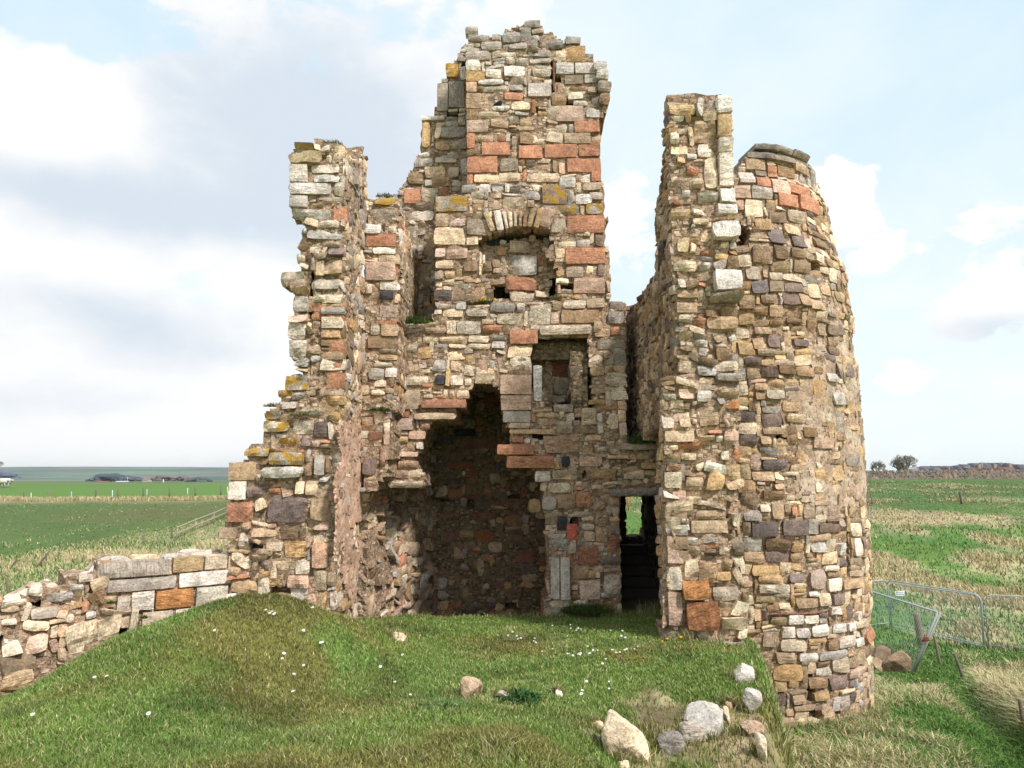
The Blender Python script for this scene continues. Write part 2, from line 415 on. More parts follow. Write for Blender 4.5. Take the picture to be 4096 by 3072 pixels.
def add_stone(mb, S, u0, v0, u1, v1, col, r, lich=.2, yel=0., proj=.04, rough=.012, rnd=.5, jit=.1, skirt=.14, rot=0., gap=.012, mat=1, dome=.03, warp=0.):
    w, h = (u1 - u0) / 2 - gap, (v1 - v0) / 2 - gap
    if w < .008 or h < .008: return
    nu = int(np.clip(w * 2 / .05, 3, 9)) + 1; nv = int(np.clip(h * 2 / .05, 3, 8)) + 1
    s, t = np.meshgrid(np.linspace(-1, 1, nu), np.linspace(-1, 1, nv), indexing='ij')
    ds = s * np.sqrt(1 - t * t / 2); dt = t * np.sqrt(1 - s * s / 2)
    x = s + (ds - s) * rnd; y = t + (dt - t) * rnd
    j = r.uniform(-jit, jit, (4, 2)); js, jt = (s + 1) / 2, (t + 1) / 2
    W4 = [(1 - js) * (1 - jt), js * (1 - jt), (1 - js) * jt, js * jt]
    x = x + sum(a * j[i, 0] for i, a in enumerate(W4)); y = y + sum(a * j[i, 1] for i, a in enumerate(W4)) * min(1.2, w / h) ** .5
    x = x * w; y = y * h
    sd = int(r.integers(0, 10000))
    P = np.stack([x * 7 + sd, y * 7, np.zeros_like(x)], -1)
    e = np.maximum(np.abs(s), np.abs(t))
    am = min(1., max(.25, rnd * 1.6))
    x = x + vnoise(P, 1) * .016 * am * (e > .5); y = y + vnoise(P, 2) * .016 * am * (e > .5)
    dep = proj - dome * e ** 4 - dome * .5 * (s * s + t * t) * rnd + fbm(P * 1.3, 3, 2) * rough * 2 + s * r.normal(0, rough) + t * r.normal(0, rough * 1.2)
    if rot:
        cr, sr = math.cos(rot), math.sin(rot); x, y = x * cr - y * sr, x * sr + y * cr
    cu, cv = (u0 + u1) / 2, (v0 + v1) / 2
    # border ring
    ring = [(i, 0) for i in range(nu)] + [(nu - 1, jj) for jj in range(1, nv)] + [(i, nv - 1) for i in range(nu - 2, -1, -1)] + [(0, jj) for jj in range(nv - 2, 0, -1)]
    ri = np.array([i * nv + jj for i, jj in ring])
    X = np.concatenate([x.ravel(), x.ravel()[ri] * .97]) + cu; Y = np.concatenate([y.ravel(), y.ravel()[ri] * .97]) + cv
    N = np.concatenate([dep.ravel(), np.full(len(ri), -skirt)])
    ta = r.normal(0, .22) if r.random() > .12 else 1.5; ca, sa = math.cos(ta), math.sin(ta); lx, ly = X - cu, Y - cv
    T = np.stack([lx * ca - ly * sa, N, lx * sa + ly * ca], -1) + r.uniform(-400, 400, 3)
    if warp:
        Q = np.stack([X * 1.1, Y * 1.1, np.zeros_like(X)], -1); X = X + warp * fbm(Q, 81, 2); Y = Y + warp * 1.5 * fbm(Q, 82, 2)
    V = S.pt(X, Y, N)
    F = [(i * nv + jj, (i + 1) * nv + jj, (i + 1) * nv + jj + 1, i * nv + jj + 1) for i in range(nu - 1) for jj in range(nv - 1)]
    k = nu * nv; m = len(ri)
    F += [(int(ri[(q + 1) % m]), int(ri[q]), k + q, k + (q + 1) % m) for q in range(m)]
    mb.add(V, F, np.append(col, lich), yel, mat, tco=T)


def slab(mb, S, poly, nf, nb, holes=(), pits=(), cell=.07, amp=.02, shrink=.03, mat=0, seed=0, layers=4, pitd=.5, back=True, mask_fn=None):
    P = np.array(poly); u0, v0 = P.min(0); u1, v1 = P.max(0)
    nu, nv = int((u1 - u0) / cell) + 2, int((v1 - v0) / cell) + 2
    cu = u0 + (np.arange(nu) + .5) * cell; cv = v0 + (np.arange(nv) + .5) * cell
    U, Vv = np.meshgrid(cu, cv, indexing='ij')

    def ok(x, y):
        r = inside(poly, x, y)
        for h in holes: r &= ~inside(h, x, y)
        return r
    mk = ok(U, Vv)
    if shrink:
        for a, b in ((1, 0), (-1, 0), (0, 1), (0, -1)): mk &= ok(U + a * shrink, Vv + b * shrink)
    if mask_fn is not None: mk &= mask_fn(U, Vv)
    pit = np.zeros_like(mk)
    for p in pits: pit |= inside(p, U, Vv)
    idx = {}; V = []; F = []

    def vert(i, j, k, n):
        key = (i, j, k)
        if key not in idx:
            idx[key] = len(V); V.append((i, j, k, n))
        return idx[key]
    B = 100
    for i, j in zip(*np.nonzero(mk)):
        f = 0 if not pit[i, j] else B
        nn = nf if f == 0 else nf - pitd
        F.append((vert(i, j, f, nn), vert(i + 1, j, f, nn), vert(i + 1, j + 1, f, nn), vert(i, j + 1, f, nn)))
        if back: F.append((vert(i, j, 1000, nb), vert(i, j + 1, 1000, nb), vert(i + 1, j + 1, 1000, nb), vert(i + 1, j, 1000, nb)))
        for di, dj, a, b in ((0, -1, (0, 0), (1, 0)), (1, 0, (1, 0), (1, 1)), (0, 1, (1, 1), (0, 1)), (-1, 0, (0, 1), (0, 0))):
            ii, jj = i + di, j + dj
            out = not (0 <= ii < nu and 0 <= jj < nv and mk[ii, jj])
            if out:
                ks = [(f, nn)] + [(f + 1 + q, nn + (nb - nn) * (q + 1) / layers) for q in range(layers - 1)] + [(1000, nb)]
            elif f == 0 and pit[ii, jj]:
                ks = [(0, nf)] + [(200 + q, nf - pitd * (q + 1) / 3) for q in range(2)] + [(B, nf - pitd)]
            else: continue
            for (k0, n0), (k1, n1) in zip(ks, ks[1:]):
                F.append((vert(i + b[0], j + b[1], k0, n0), vert(i + a[0], j + a[1], k0, n0), vert(i + a[0], j + a[1], k1, n1), vert(i + b[0], j + b[1], k1, n1)))
    if not V: return
    A = np.array(V, float); q = A[:, :3] * np.array((1, 1, 1.7))
    ju = (_hash(A[:, 0], A[:, 1], A[:, 2], seed) - .5) * cell * .7; jv = (_hash(A[:, 0], A[:, 1], A[:, 2], seed + 5) - .5) * cell * .7
    X = u0 + A[:, 0] * cell + ju; Y = v0 + A[:, 1] * cell + jv
    N = A[:, 3] + np.where(A[:, 2] < 1000, fbm(np.stack([X * 5, Y * 5, A[:, 2]], -1), seed + 3, 3) * amp * 2, 0)
    mb.add(S.pt(X, Y, N), F, (.5, .5, .5, 0), 0, mat)


STYLES = {  # palette weights, stone sizes, roughness
    'rubble': dict(pal='CCCCCCCTTTTTTSSWGGYYBBO', proj=(-.004, .036), rough=.011, rnd=(.05, .42), jit=.22, rot=.06),
    'core': dict(pal='CCCCCTTTTTSSWGBBYO', proj=(-.02, .08), rough=.02, rnd=(.1, .55), jit=.26, rot=.2),
    'tower': dict(pal='TTTTTTTTBBBYYYCCCCGPS', proj=(.0, .035), rough=.011, rnd=(.08, .45), jit=.2, rot=.06),
    'top': dict(pal='GGGGWWWCCTYT', proj=(.0, .06), rough=.016, rnd=(.15, .65), jit=.15, rot=.07),
    'soot': dict(pal='BBBTTPPEMYGC', proj=(-.03, .025), rough=.012, rnd=(.3, .8), jit=.16, rot=.06),
}


def masonry(name, S, poly, parent, style='rubble', manual=(), holes=(), pits=(), thick=.6, seed=1, cover=.9, mortar=None, smooth_fn=None,
            size=1., lich=.2, yel=0., kcol=1., nf=-.006, amp=.022, skip=(), px=True, cell=.07, back=True, topgrey=None, core=0):
    """one wall face: a mortar body with every stone laid on it, one mesh"""
    r = np.random.default_rng(seed)
    cv = (lambda pl: [S.uv(*p) for p in pl]) if px else (lambda pl: list(pl))
    P = cv(poly); H = [cv(h) for h in holes]; PT = [cv(h) for h in pits]; SK = [cv(h) for h in skip]
    mb = MB(); g = .03
    A = np.array(P); u0, v0 = A.min(0); u1, v1 = A.max(0)
    W, Hh = int((u1 - u0) / g) + 1, int((v1 - v0) / g) + 1
    U, V = np.meshgrid(u0 + (np.arange(W) + .5) * g, v0 + (np.arange(Hh) + .5) * g)
    free = inside(P, U, V)
    for h in H + PT + SK: free &= ~inside(h, U, V)
    full = free.copy()
    st = STYLES[style]
    # stones one can pick out in the photograph
    for it in manual:
        c, x0, y0, x1, y1, code = it[:6]; fl = it[6] if len(it) > 6 else ''; o = it[7] if len(it) > 7 else {}
        X0, Y0 = crop_px(c, x0, y0); X1, Y1 = crop_px(c, x1, y1); xc, yc = (X0 + X1) / 2, (Y0 + Y1) / 2
        a0, a1 = S.uv(X0, yc)[0], S.uv(X1, yc)[0]; b0, b1 = S.uv(xc, Y1)[1], S.uv(xc, Y0)[1]
        if a1 < a0: a0, a1 = a1, a0
        ash = 'a' in fl
        kw = dict(lich=lich, yel=.0, proj=r.uniform(.03, .055), rough=.006 if ash else st['rough'], rnd=.06 if ash else r.uniform(.12, .42), jit=.03 if ash else .09,
                  dome=.008 if ash else .012, gap=.006)
        if code in 'WG': kw['lich'] = max(lich, .55)
        if 'y' in fl: kw['yel'] = .9
        kw.update(o)
        add_stone(mb, S, a0, b0, a1, b1, stone_color(code, r, kcol), r, **kw)
        i0, i1 = int((a0 - u0) / g), int(math.ceil((a1 - u0) / g)); k0, k1 = int((b0 - v0) / g), int(math.ceil((b1 - v0) / g))
        free[max(k0, 0):max(k1, 0), max(i0, 0):max(i1, 0)] = False
    # the rest: random rubble packed round them
    pal = st['pal']
    for rr in range(Hh):
        c = 0
        while c < W:
            if not free[rr, c]: c += 1; continue
            kind = r.random()
            if kind < .27: h = r.uniform(.05, .09); w = h * r.uniform(1.5, 4.5)
            elif kind < .80: h = r.uniform(.11, .20); w = h * r.uniform(1., 2.4)
            else: h = r.uniform(.19, .30); w = h * r.uniform(.9, 1.9)
            hc, wc = max(2, int(h * 1.1 * size / g + .5)), max(2, int(w * 1.18 * size / g + .5))
            row = free[rr, c:c + wc + 3]; run = len(row) if row.all() else int(np.argmin(row))
            if run <= wc + 2: wc = min(run, wc + 2)
            hh = 1
            while hh < hc and rr + hh < Hh and free[rr + hh, c:c + wc].all(): hh += 1
            if hh == hc and rr + hh < Hh and free[rr + hh, c:c + wc].all() and not (rr + hh + 1 < Hh and free[rr + hh + 1, c:c + wc].all()): hh += 1
            free[rr:rr + hh, c:c + wc] = False
            if wc >= 2 and hh >= 2 and r.random() < cover:
                a0, b0 = u0 + c * g, v0 + rr * g; a1, b1 = a0 + wc * g, b0 + hh * g
                um, vm = (a0 + a1) / 2, (b0 + b1) / 2
                col = pal[int(r.integers(len(pal)))]
                if topgrey is not None and r.random() < np.clip((vm - topgrey[0]) / (topgrey[1] - topgrey[0]), 0, .85): col = 'GGWWGC'[int(r.integers(6))]
                sz = min(wc, hh) * g
                kw = dict(lich=lich + (.35 if col in 'WG' else 0), yel=yel if r.random() < .3 else 0, proj=r.uniform(*st['proj']), rough=st['rough'] * min(1, sz / .1),
                          rnd=r.uniform(*st['rnd']), jit=st['jit'], rot=r.normal(0, st['rot']), gap=r.uniform(-.004, .010), warp=.05, dome=min(.013, sz * .09))
                kc = kcol
                if smooth_fn is not None: kw, kc = smooth_fn(um, vm, kw, kc, r)
                # stones on the edge of the wall reach deeper
                if rr == 0 or c == 0 or rr + hh >= Hh or c + wc >= W or not full[rr:rr + hh, max(c - 1, 0)].all() or not full[rr:rr + hh, min(c + wc, W - 1)].all() or not full[min(rr + hh, Hh - 1), c:c + wc].all(): kw['skirt'] = .28
                if kw.get('drop'): pass
                else: add_stone(mb, S, a0, b0, a1, b1, stone_color(col, r, kc), r, **kw)
            elif wc >= 3 and hh >= 2 and r.random() < (.5 if style == 'core' else .3) and wc * hh < 40:   # a stone fallen out: a dark gap
                a0, b0 = u0 + c * g, v0 + rr * g; PT.append([(a0 - .02, b0 - .02), (a0 + wc * g + .02, b0 - .02), (a0 + wc * g + .02, b0 + hh * g + .02), (a0 - .02, b0 + hh * g + .02)])
            c += wc
    slab(mb, S, P, nf, -thick, H, PT, cell=cell, amp=amp, seed=seed, back=back)
    if core: slab(mb, S, P, -thick + .02, -core, H, PT, cell=.1, amp=.01, shrink=.14, seed=seed + 1, back=back, pitd=.3)
    return mb.build(name, [mortar or M_MORTAR, M_STONE], parent)


def L(c, txt):
    """'x0 y0 x1 y1 CODE[flags];...' in the pixels of one close-up"""
    out = []
    for e in txt.split(';'):
        q = e.split()
        if len(q) >= 5: out.append((c, *[float(z) for z in q[:4]], q[4][0], q[4][1:]))
    return out


def stones_part(name, S, lst, parent, seed=3, kcol=1., mortar=False):
    """a sub-part made only of picked stones (c, cx, cy, w, h, rot, code, opts) in close-up pixels"""
    r = np.random.default_rng(seed); mb = MB()
    for c, cx, cy, w, h, rot, code, o in lst:
        X, Y = crop_px(c, cx, cy); u, v = S.uv(X, Y); k = S.uv(X + 10, Y)[0] - u; k = abs(k) / 10 * (1.8517 if c == 'F' else CS)
        kw = dict(lich=.25, proj=.07, rough=.01, rnd=.15, jit=.06, gap=.004, rot=-math.radians(rot), skirt=.3, mat=0, dome=.015); kw.update(o)
        add_stone(mb, S, u - w * k / 2, v - h * k / 2, u + w * k / 2, v + h * k / 2, stone_color(code, r, kcol), r, **kw)
    return mb.build(name, M_STONE, parent)


def plaster(name, S, poly, parent, material, nf=.03, seed=5, holes=(), px=True, fn=None):
    cv = (lambda pl: [S.uv(*p) for p in pl]) if px else (lambda pl: list(pl))
    mb = MB(); slab(mb, S, cv(poly), nf, -.0, [cv(h) for h in holes], cell=.04, amp=.008, shrink=0, seed=seed, layers=1, back=False, mask_fn=fn or (lambda u, v: n2(u, v, 3.4, seed, 4) > -.24))
    return mb.build(name, material, parent)

# ------------------------------------------------------------------ the ruined castle
castle = tag(empty('castle_ruin', (0, 12, 0)), 'roofless ruined stone castle with tall chimney stack, broken walls and round tower', 'castle')

CASTLE_OFF = Vector((0, 12, 0))


def own(o):                                              # parts are built in world coordinates: undo the offset of the empty
    o.location = -CASTLE_OFF; return o


S_STACK, S_GABLE, S_BREAST, S_HALL = front(12.75), front(13.6), front(12.4), front(12.2)
S_PIER, S_PIER2, S_END, S_END2 = front(10.0, .08), front(11.3, .04), front(9.5, .10), front(9.4, .08)

# chimney stack
stack_poly = [(1866, 770), (1862, 330), (1862, 300), (1865, 180), (1862, 150), (1858, 130), (1870, 112), (1900, 108), (1914, 120), (1915, 140), (1940, 152), (1962, 152), (1968, 138), (2000, 138),
              (2005, 162), (2010, 132), (2022, 112), (2060, 105), (2075, 94), (2085, 106), (2094, 84), (2165, 82), (2170, 115), (2180, 125), (2215, 132), (2240, 155), (2255, 165), (2258, 150), (2280, 147),
              (2318, 160), (2325, 185), (2335, 205), (2370, 212), (2378, 250), (2419, 256), (2430, 335), (2437, 400), (2430, 450), (2412, 462), (2406, 480), (2410, 560), (2416, 770)]
st1 = L('1', "590 1385 870 1530 Oa;720 1262 972 1380 Oa;1048 1290 1262 1410 Oa;1275 1278 1570 1400 Oa;1578 1258 1775 1390 Oa;1478 1405 1780 1530 Oa;588 1070 782 1178 Sa;1380 940 1625 1080 Sa;1540 1078 1768 1180 Oa;1450 1180 1685 1275 Ta;1690 1520 1780 1608 Oa;590 1185 665 1320 Oa;588 975 685 1070 Ba;585 825 722 972 Ta;918 820 1088 890 O;1130 740 1338 862 Ga;1380 565 1540 665 Wa;1548 562 1740 660 Wa;1742 568 1815 650 Wa;1740 652 1830 740 Wa;1630 667 1738 740 Wa;1458 670 1620 750 Ta;580 637 752 730 Ya;585 735 680 822 Sa;915 580 1112 685 W;1170 615 1335 682 W;760 615 895 690 W;690 700 915 760 W;575 540 710 633 W;580 452 808 535 G;720 370 900 445 G;970 380 1135 445 G;895 465 1025 515 W;1028 520 1142 580 W;1145 520 1335 570 G;1465 410 1640 560 Y;1310 370 1450 435 G;1220 450 1330 510 G;905 285 1062 380 G;1068 250 1160 365 G;1165 250 1275 305 G;1095 182 1252 248 G;575 245 695 312 G;600 316 800 368 G;815 305 888 355 G;1455 330 1600 400 G;1332 842 1475 930 B;1487 815 1618 890 C;1530 892 1663 938 W;1162 885 1200 1015 M;1058 1165 1170 1285 B;850 1200 930 1255 O;590 1323 705 1383 B;888 1405 1045 1520 T;1112 1420 1196 1495 B;1350 1418 1390 1530 B;655 1548 872 1622 C;875 1532 1070 1610 C;1125 1535 1410 1618 C;1410 1570 1550 1650 C;1645 970 1765 1050 W;1690 870 1770 945 G;820 940 975 985 W;690 1000 890 1058 C;980 905 1155 980 C;1015 985 1140 1035 G;795 1060 960 1140 T;665 1205 830 1260 T;590 1545 645 1630 Oa;1348 545 1372 810 M")
st1 += [('1', 732, 822, 916, 950, 'K', '', dict(proj=-.01, lich=0)), ('1', 1155, 372, 1222, 465, 'G', '', dict(proj=.12))]
z_ = S_STACK.uv(2048, 400)[1]
stack = masonry('chimney_stack', S_STACK, stack_poly, castle, 'rubble', st1, thick=1.5, seed=11, topgrey=(z_ - .2, z_ + .9), size=.8, lich=.3,
                pits=[[(2205, 240), (2222, 240), (2222, 372), (2205, 372)]])
own(stack)
cor = stones_part('cornice', S_STACK, [('1', 1765, 610, 120, 85, 0, 'W', dict(proj=.14)), ('1', 1785, 695, 110, 85, 0, 'W', dict(proj=.17)), ('1', 1800, 800, 120, 100, 4, 'G', dict(proj=.16, rnd=.4)),
                                     ('1', 1805, 900, 95, 110, 8, 'B', dict(proj=.12, rnd=.5)), ('1', 1700, 810, 90, 70, 0, 'T', dict(proj=.1, rnd=.5))], stack)

# gable beside the stack
gable_poly = [(1900, 172), (1867, 172), (1844, 181), (1830, 226), (1803, 249), (1785, 271), (1767, 334), (1745, 407), (1740, 452), (1686, 466), (1684, 497), (1675, 592), (1650, 669), (1627, 705), (1600, 746),
              (1579, 780), (1585, 1340), (1900, 1340)]
ga = L('1', "192 1072 268 1310 Y;355 1120 580 1238 G;450 1230 588 1330 G;310 1242 445 1330 T;325 735 425 985 Ga;430 720 570 960 Ga;405 560 525 690 Yy;510 480 578 550 G;185 1030 400 1068 Wa")
ga += L('2', "1450 300 1625 375 G;1640 280 1830 345 G;1395 430 1535 530 B;1545 370 1725 468 C;1610 470 1770 550 T;1365 570 1510 705 Oa;1685 560 1765 635 Oa;1750 380 1850 468 G;1405 760 1630 850 W")
zg = S_GABLE.uv(1700, 700)[1]
gable = own(masonry('gable_wall', S_GABLE, gable_poly, castle, 'top', ga, thick=.8, seed=12, topgrey=(zg - .4, zg + .6), lich=.35))
plaster('plaster_patch', S_GABLE, [(1600, 935), (1640, 900), (1740, 960), (1745, 1110), (1725, 1180), (1712, 1290), (1600, 1290)], gable, M_PLASTER2)

# chimney breast with the upper fireplace
breast_poly = [(1740, 1225), (1741, 795), (1760, 785), (1866, 770), (1870, 742), (1990, 738), (2200, 735), (2330, 722), (2412, 722), (2423, 800), (2430, 830), (2434, 876), (2425, 940), (2436, 1000), (2441, 1057), (2450, 1188), (2452, 1225)]
fire_hole = [(1975, 1202), (1962, 1120), (1930, 1075), (1945, 1020), (1918, 990), (1930, 955), (1962, 938), (2034, 921), (2147, 912), (2196, 930), (2200, 975), (2175, 1000), (2195, 1040), (2225, 1075), (2218, 1130), (2222, 1202)]
br = L('3', "95 305 375 440 Wya;1035 200 1240 372 Pya;90 455 205 570 T;85 575 355 738 C;370 510 565 650 G;360 655 475 740 C;425 445 510 500 C;680 310 885 412 W;575 350 665 425 T;1160 382 1360 472 Gy;1420 372 1580 460 Gy;1255 470 1590 628 Oa;1112 500 1245 622 G;1245 755 1595 900 Oa;1310 1025 1595 1163 Sa;1240 920 1405 1020 T;1525 905 1600 1005 P;90 755 180 848 S;190 765 385 862 S;90 865 255 945 C;85 955 165 1035 T;85 1130 240 1225 P;1180 695 1335 768 C;1340 685 1465 755 G;1505 635 1590 745 B;1155 1025 1278 1075 C;1190 135 1330 228 W;1400 175 1565 258 G;1455 265 1570 335 G;1330 282 1480 378 W;905 335 970 400 T;325 200 460 272 G;480 195 580 275 W;750 225 850 270 G;345 880 470 970 B")
zb = S_BREAST.uv(2048, 800)[1]
breast = own(masonry('chimney_breast', S_BREAST, breast_poly, castle, 'rubble', br, holes=[fire_hole], thick=1.15, seed=13, size=.85, yel=.3, lich=.25, topgrey=(zb - .1, zb + .3)))
stones_part('fireplace_arch', S_BREAST, [('3', 572, 535, 62, 190, -20, 'Y', dict(proj=.11, gap=.012, lich=.1)), ('3', 655, 527, 72, 190, -12, 'W', dict(proj=.11, gap=.012, lich=.1)), ('3', 713, 525, 40, 165, -10, 'W', dict(proj=.11, gap=.012, lich=.1)), ('3', 757, 520, 44, 150, -5, 'C', dict(proj=.11, gap=.012, lich=.1)), ('3', 799, 512, 40, 165, -2, 'T', dict(proj=.11, gap=.012, lich=.1)),
                                       ('3', 845, 507, 35, 160, 3, 'Y', dict(proj=.11, gap=.012, lich=.1)), ('3', 888, 513, 44, 160, 8, 'B', dict(proj=.11, gap=.012, lich=.1)), ('3', 938, 500, 58, 185, 13, 'Y', dict(proj=.11, gap=.012, lich=.1)), ('3', 1002, 505, 55, 190, 15, 'Y', dict(proj=.11, gap=.012, lich=.1)), ('3', 1075, 500, 120, 185, 22, 'S', dict(rnd=.3, proj=.11))], breast)
S_FB = front(12.68, .12)
fb = L('3', "750 815 990 1005 W;710 1010 990 1138 O;760 1150 975 1240 C;750 700 925 805 C;400 1110 590 1195 T;530 1010 705 1085 T;480 880 600 970 B;550 680 665 740 D;1040 660 1115 750 G;975 1130 1095 1200 W;1060 1035 1130 1095 W;640 750 720 830 Y")
own(masonry('fireplace_back', S_FB, [(1900, 985), (1950, 960), (2010, 968), (2070, 955), (2130, 940), (2180, 962), (2260, 990), (2260, 1230), (1900, 1230)], castle, 'core', fb, thick=.12, seed=14, kcol=.85, cover=.8,
            holes=[[(1971, 1150), (1995, 1138), (2018, 1140), (2026, 1165), (2040, 1200), (1975, 1200)], [(2192, 1200), (2198, 1150), (2213, 1105), (2220, 1120), (2218, 1200)]]))

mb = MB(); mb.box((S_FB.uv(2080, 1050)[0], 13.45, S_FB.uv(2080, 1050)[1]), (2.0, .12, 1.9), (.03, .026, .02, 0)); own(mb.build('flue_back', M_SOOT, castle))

# hall wall with the broken vault opening, the blocked window and the doorway
hall_poly = [(1470, 2540), (1470, 1960), (1540, 1900), (1570, 1640), (1585, 1290), (1650, 1288), (1725, 1282), (1748, 1216), (2100, 1206), (2300, 1200), (2452, 1203), (2500, 1206), (2503, 1262), (2506, 1768), (2720, 1768), (2720, 2540)]
vault_hole = [(1478, 2560), (1479, 2110), (1486, 1979), (1504, 1956), (1554, 1957), (1671, 1957), (1698, 1952), (1698, 1907), (1671, 1857), (1673, 1816), (1698, 1767), (1707, 1726), (1721, 1717), (1723, 1699), (1743, 1688),
              (1825, 1681), (1827, 1640), (1866, 1631), (1868, 1604), (1879, 1568), (1897, 1545), (1970, 1543), (2001, 1568), (2015, 1581), (1999, 1592), (1999, 1649), (2012, 1658), (2012, 1690), (2037, 1717), (2031, 1771),
              (2026, 1823), (2026, 1871), (2123, 1877), (2141, 1925), (2164, 1934), (2166, 1988), (2164, 2042), (2177, 2051), (2182, 2133), (2191, 2246), (2186, 2350), (2175, 2440), (2170, 2560)]
win_hole = [(2128, 1362), (2150, 1345), (2175, 1342), (2352, 1338), (2352, 1450), (2372, 1520), (2360, 1630), (2250, 1645), (2130, 1612)]
door_hole = [(2487, 2560), (2485, 1986), (2700, 1986), (2700, 2560)]
ha = L('3', "570 1245 795 1325 G;365 1290 565 1370 C;160 1290 340 1370 C;275 1238 368 1305 W;920 1265 1108 1435 C;1112 1325 1185 1430 S;1200 1305 1545 1425 Ba;1220 1215 1425 1300 C;1430 1205 1595 1292 T;635 1340 860 1435 C;280 1405 495 1520 C;500 1385 610 1435 T;510 1440 680 1510 O;130 1540 370 1600 C;385 1530 570 1600 C;580 1530 720 1575 G;590 1580 710 1645 W;750 1485 1000 1610 Oa;1630 1228 1755 1310 G;1615 1320 1765 1430 G;1520 1570 1770 1659 Ga;1640 1450 1725 1530 O;810 1265 885 1325 W;0 1460 190 1515 T;-20 1545 120 1600 C;205 1605 370 1650 C;370 1605 575 1659 C;85 1605 205 1655 G")
ha += L('8', "430 125 625 305 T;1330 0 1612 173 Sa;1330 180 1605 315 Sa;1352 320 1600 420 Ga;1420 478 1820 525 T;1715 540 2030 695 S;1800 260 1975 330 Ga;1825 410 1970 515 G;1990 450 2180 520 B;1865 715 1950 815 D;1790 840 2020 925 T;1635 850 1770 945 W;1755 950 1955 1045 C;2000 1030 2120 1170 O;1835 1060 1990 1180 B;1695 1070 1825 1195 G;1830 1245 1930 1380 D;1912 1315 2012 1460 Ra;880 140 930 210 C;942 130 1060 210 C;650 170 735 205 C;500 10 695 95 C;885 0 1000 95 C;755 0 840 90 D;420 385 570 490 S;520 495 670 570 S;410 670 600 725 S;425 755 605 825 S;375 840 520 915 S;620 430 710 485 S;455 320 530 378 E;1010 30 1075 95 C;1540 560 1600 605 W;1430 545 1535 600 O;410 545 520 605 Y;590 590 650 660 W;740 145 820 170 G")
ha += L('a', "905 1080 1085 1235 Ea;850 1240 1010 1360 B;920 1370 1110 1540 Sa;1130 1320 1290 1500 G;1170 980 1280 1130 E;1190 885 1280 970 P;1180 640 1275 720 B;1045 680 1155 755 T;890 585 1020 725 O;910 280 1125 370 S;1080 190 1165 235 W;1165 265 1350 300 T;955 85 1115 140 T;690 395 920 480 T;1100 1155 1290 1230 P;1110 1480 1190 1530 W;850 1410 910 1460 T;850 1465 910 1540 B;940 870 1050 930 W;960 935 1060 1030 T;650 510 845 600 C;735 610 885 730 B;850 760 1010 810 G;985 1285 1065 1350 Y;1430 245 1590 310 T;1470 330 1620 390 Y")
ha += [('8', 635, 220, 1030, 298, 'E', 'a', dict(proj=.14, skirt=.3)), ('8', 570, 335, 940, 398, 'T', 'a', dict(proj=.1, skirt=.3, rnd=.3)), ('8', 1305, 612, 1620, 708, 'O', 'a', dict(proj=.16, skirt=.35)),
       ('8', 1385, 715, 1810, 825, 'O', 'a', dict(proj=.13, skirt=.35)), ('8', 345, 930, 655, 1000, 'C', '', dict(proj=.08, skirt=.3)), ('8', 1575, 1095, 1690, 1215, 'Y', '', dict(proj=.05, skirt=.3)),
       ('a', 1285, 155, 1660, 222, 'G', 'a', dict(proj=.1)), ('a', 665, 1165, 748, 1540, 'W', 'a', dict(proj=.05)), ('a', 752, 1165, 838, 1545, 'W', 'a', dict(proj=.1))]
zh = 2.6
hall = own(masonry('hall_wall', S_HALL, hall_poly, castle, 'rubble', ha, holes=[vault_hole, win_hole, door_hole], thick=1.35, seed=15, lich=.12, size=.95,
                   pits=[[(2318, 1890), (2342, 1880), (2350, 1915), (2325, 1920)], [(2452, 1885), (2480, 1890), (2490, 1918), (2455, 1922)]]))
stones_part('window_lintel', S_HALL, [('3', 1240, 1487, 460, 92, -2, 'T', dict(proj=.1)), ('3', 1525, 1460, 70, 100, 3, 'T', dict(proj=.06))], hall)
stones_part('door_lintel', S_HALL, [('a', 1430, 593, 470, 62, -2, 'G', dict(proj=.1, lich=.1))], hall, kcol=.6)
stones_part('window_mullion', S_HALL, [('8', 1660, 70, 80, 330, 0, 'W', dict(proj=.03, skirt=.25, jit=.12))], hall)
S_WB = front(12.75)
wb = L('8', "1800 40 2040 170 G;1785 185 1900 245 W;1740 250 1790 330 T;1780 -120 1960 20 E;1980 -150 2120 -20 T;2060 60 2150 150 P;1900 180 2040 240 T")
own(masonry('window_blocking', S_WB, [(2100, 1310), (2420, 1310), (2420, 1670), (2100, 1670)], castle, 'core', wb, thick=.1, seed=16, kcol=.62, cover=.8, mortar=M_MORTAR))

# vaulted chamber behind the opening: sooted walls, closed above
S_VB = front(15.0)
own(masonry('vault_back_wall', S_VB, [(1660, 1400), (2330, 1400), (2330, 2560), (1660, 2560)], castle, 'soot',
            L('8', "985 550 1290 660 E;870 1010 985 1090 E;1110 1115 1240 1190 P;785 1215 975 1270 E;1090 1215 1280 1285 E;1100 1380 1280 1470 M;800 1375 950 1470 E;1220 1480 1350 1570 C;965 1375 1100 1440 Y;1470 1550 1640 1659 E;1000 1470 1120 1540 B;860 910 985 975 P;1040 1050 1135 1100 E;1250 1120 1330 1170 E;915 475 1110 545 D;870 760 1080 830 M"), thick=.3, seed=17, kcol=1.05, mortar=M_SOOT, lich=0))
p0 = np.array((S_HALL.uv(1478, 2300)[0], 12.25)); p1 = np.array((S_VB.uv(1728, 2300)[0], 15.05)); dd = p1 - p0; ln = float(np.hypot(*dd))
S_VL = Plane((p0[0], p0[1], 0), (dd[0], dd[1], 0), (dd[1], -dd[0], 0))
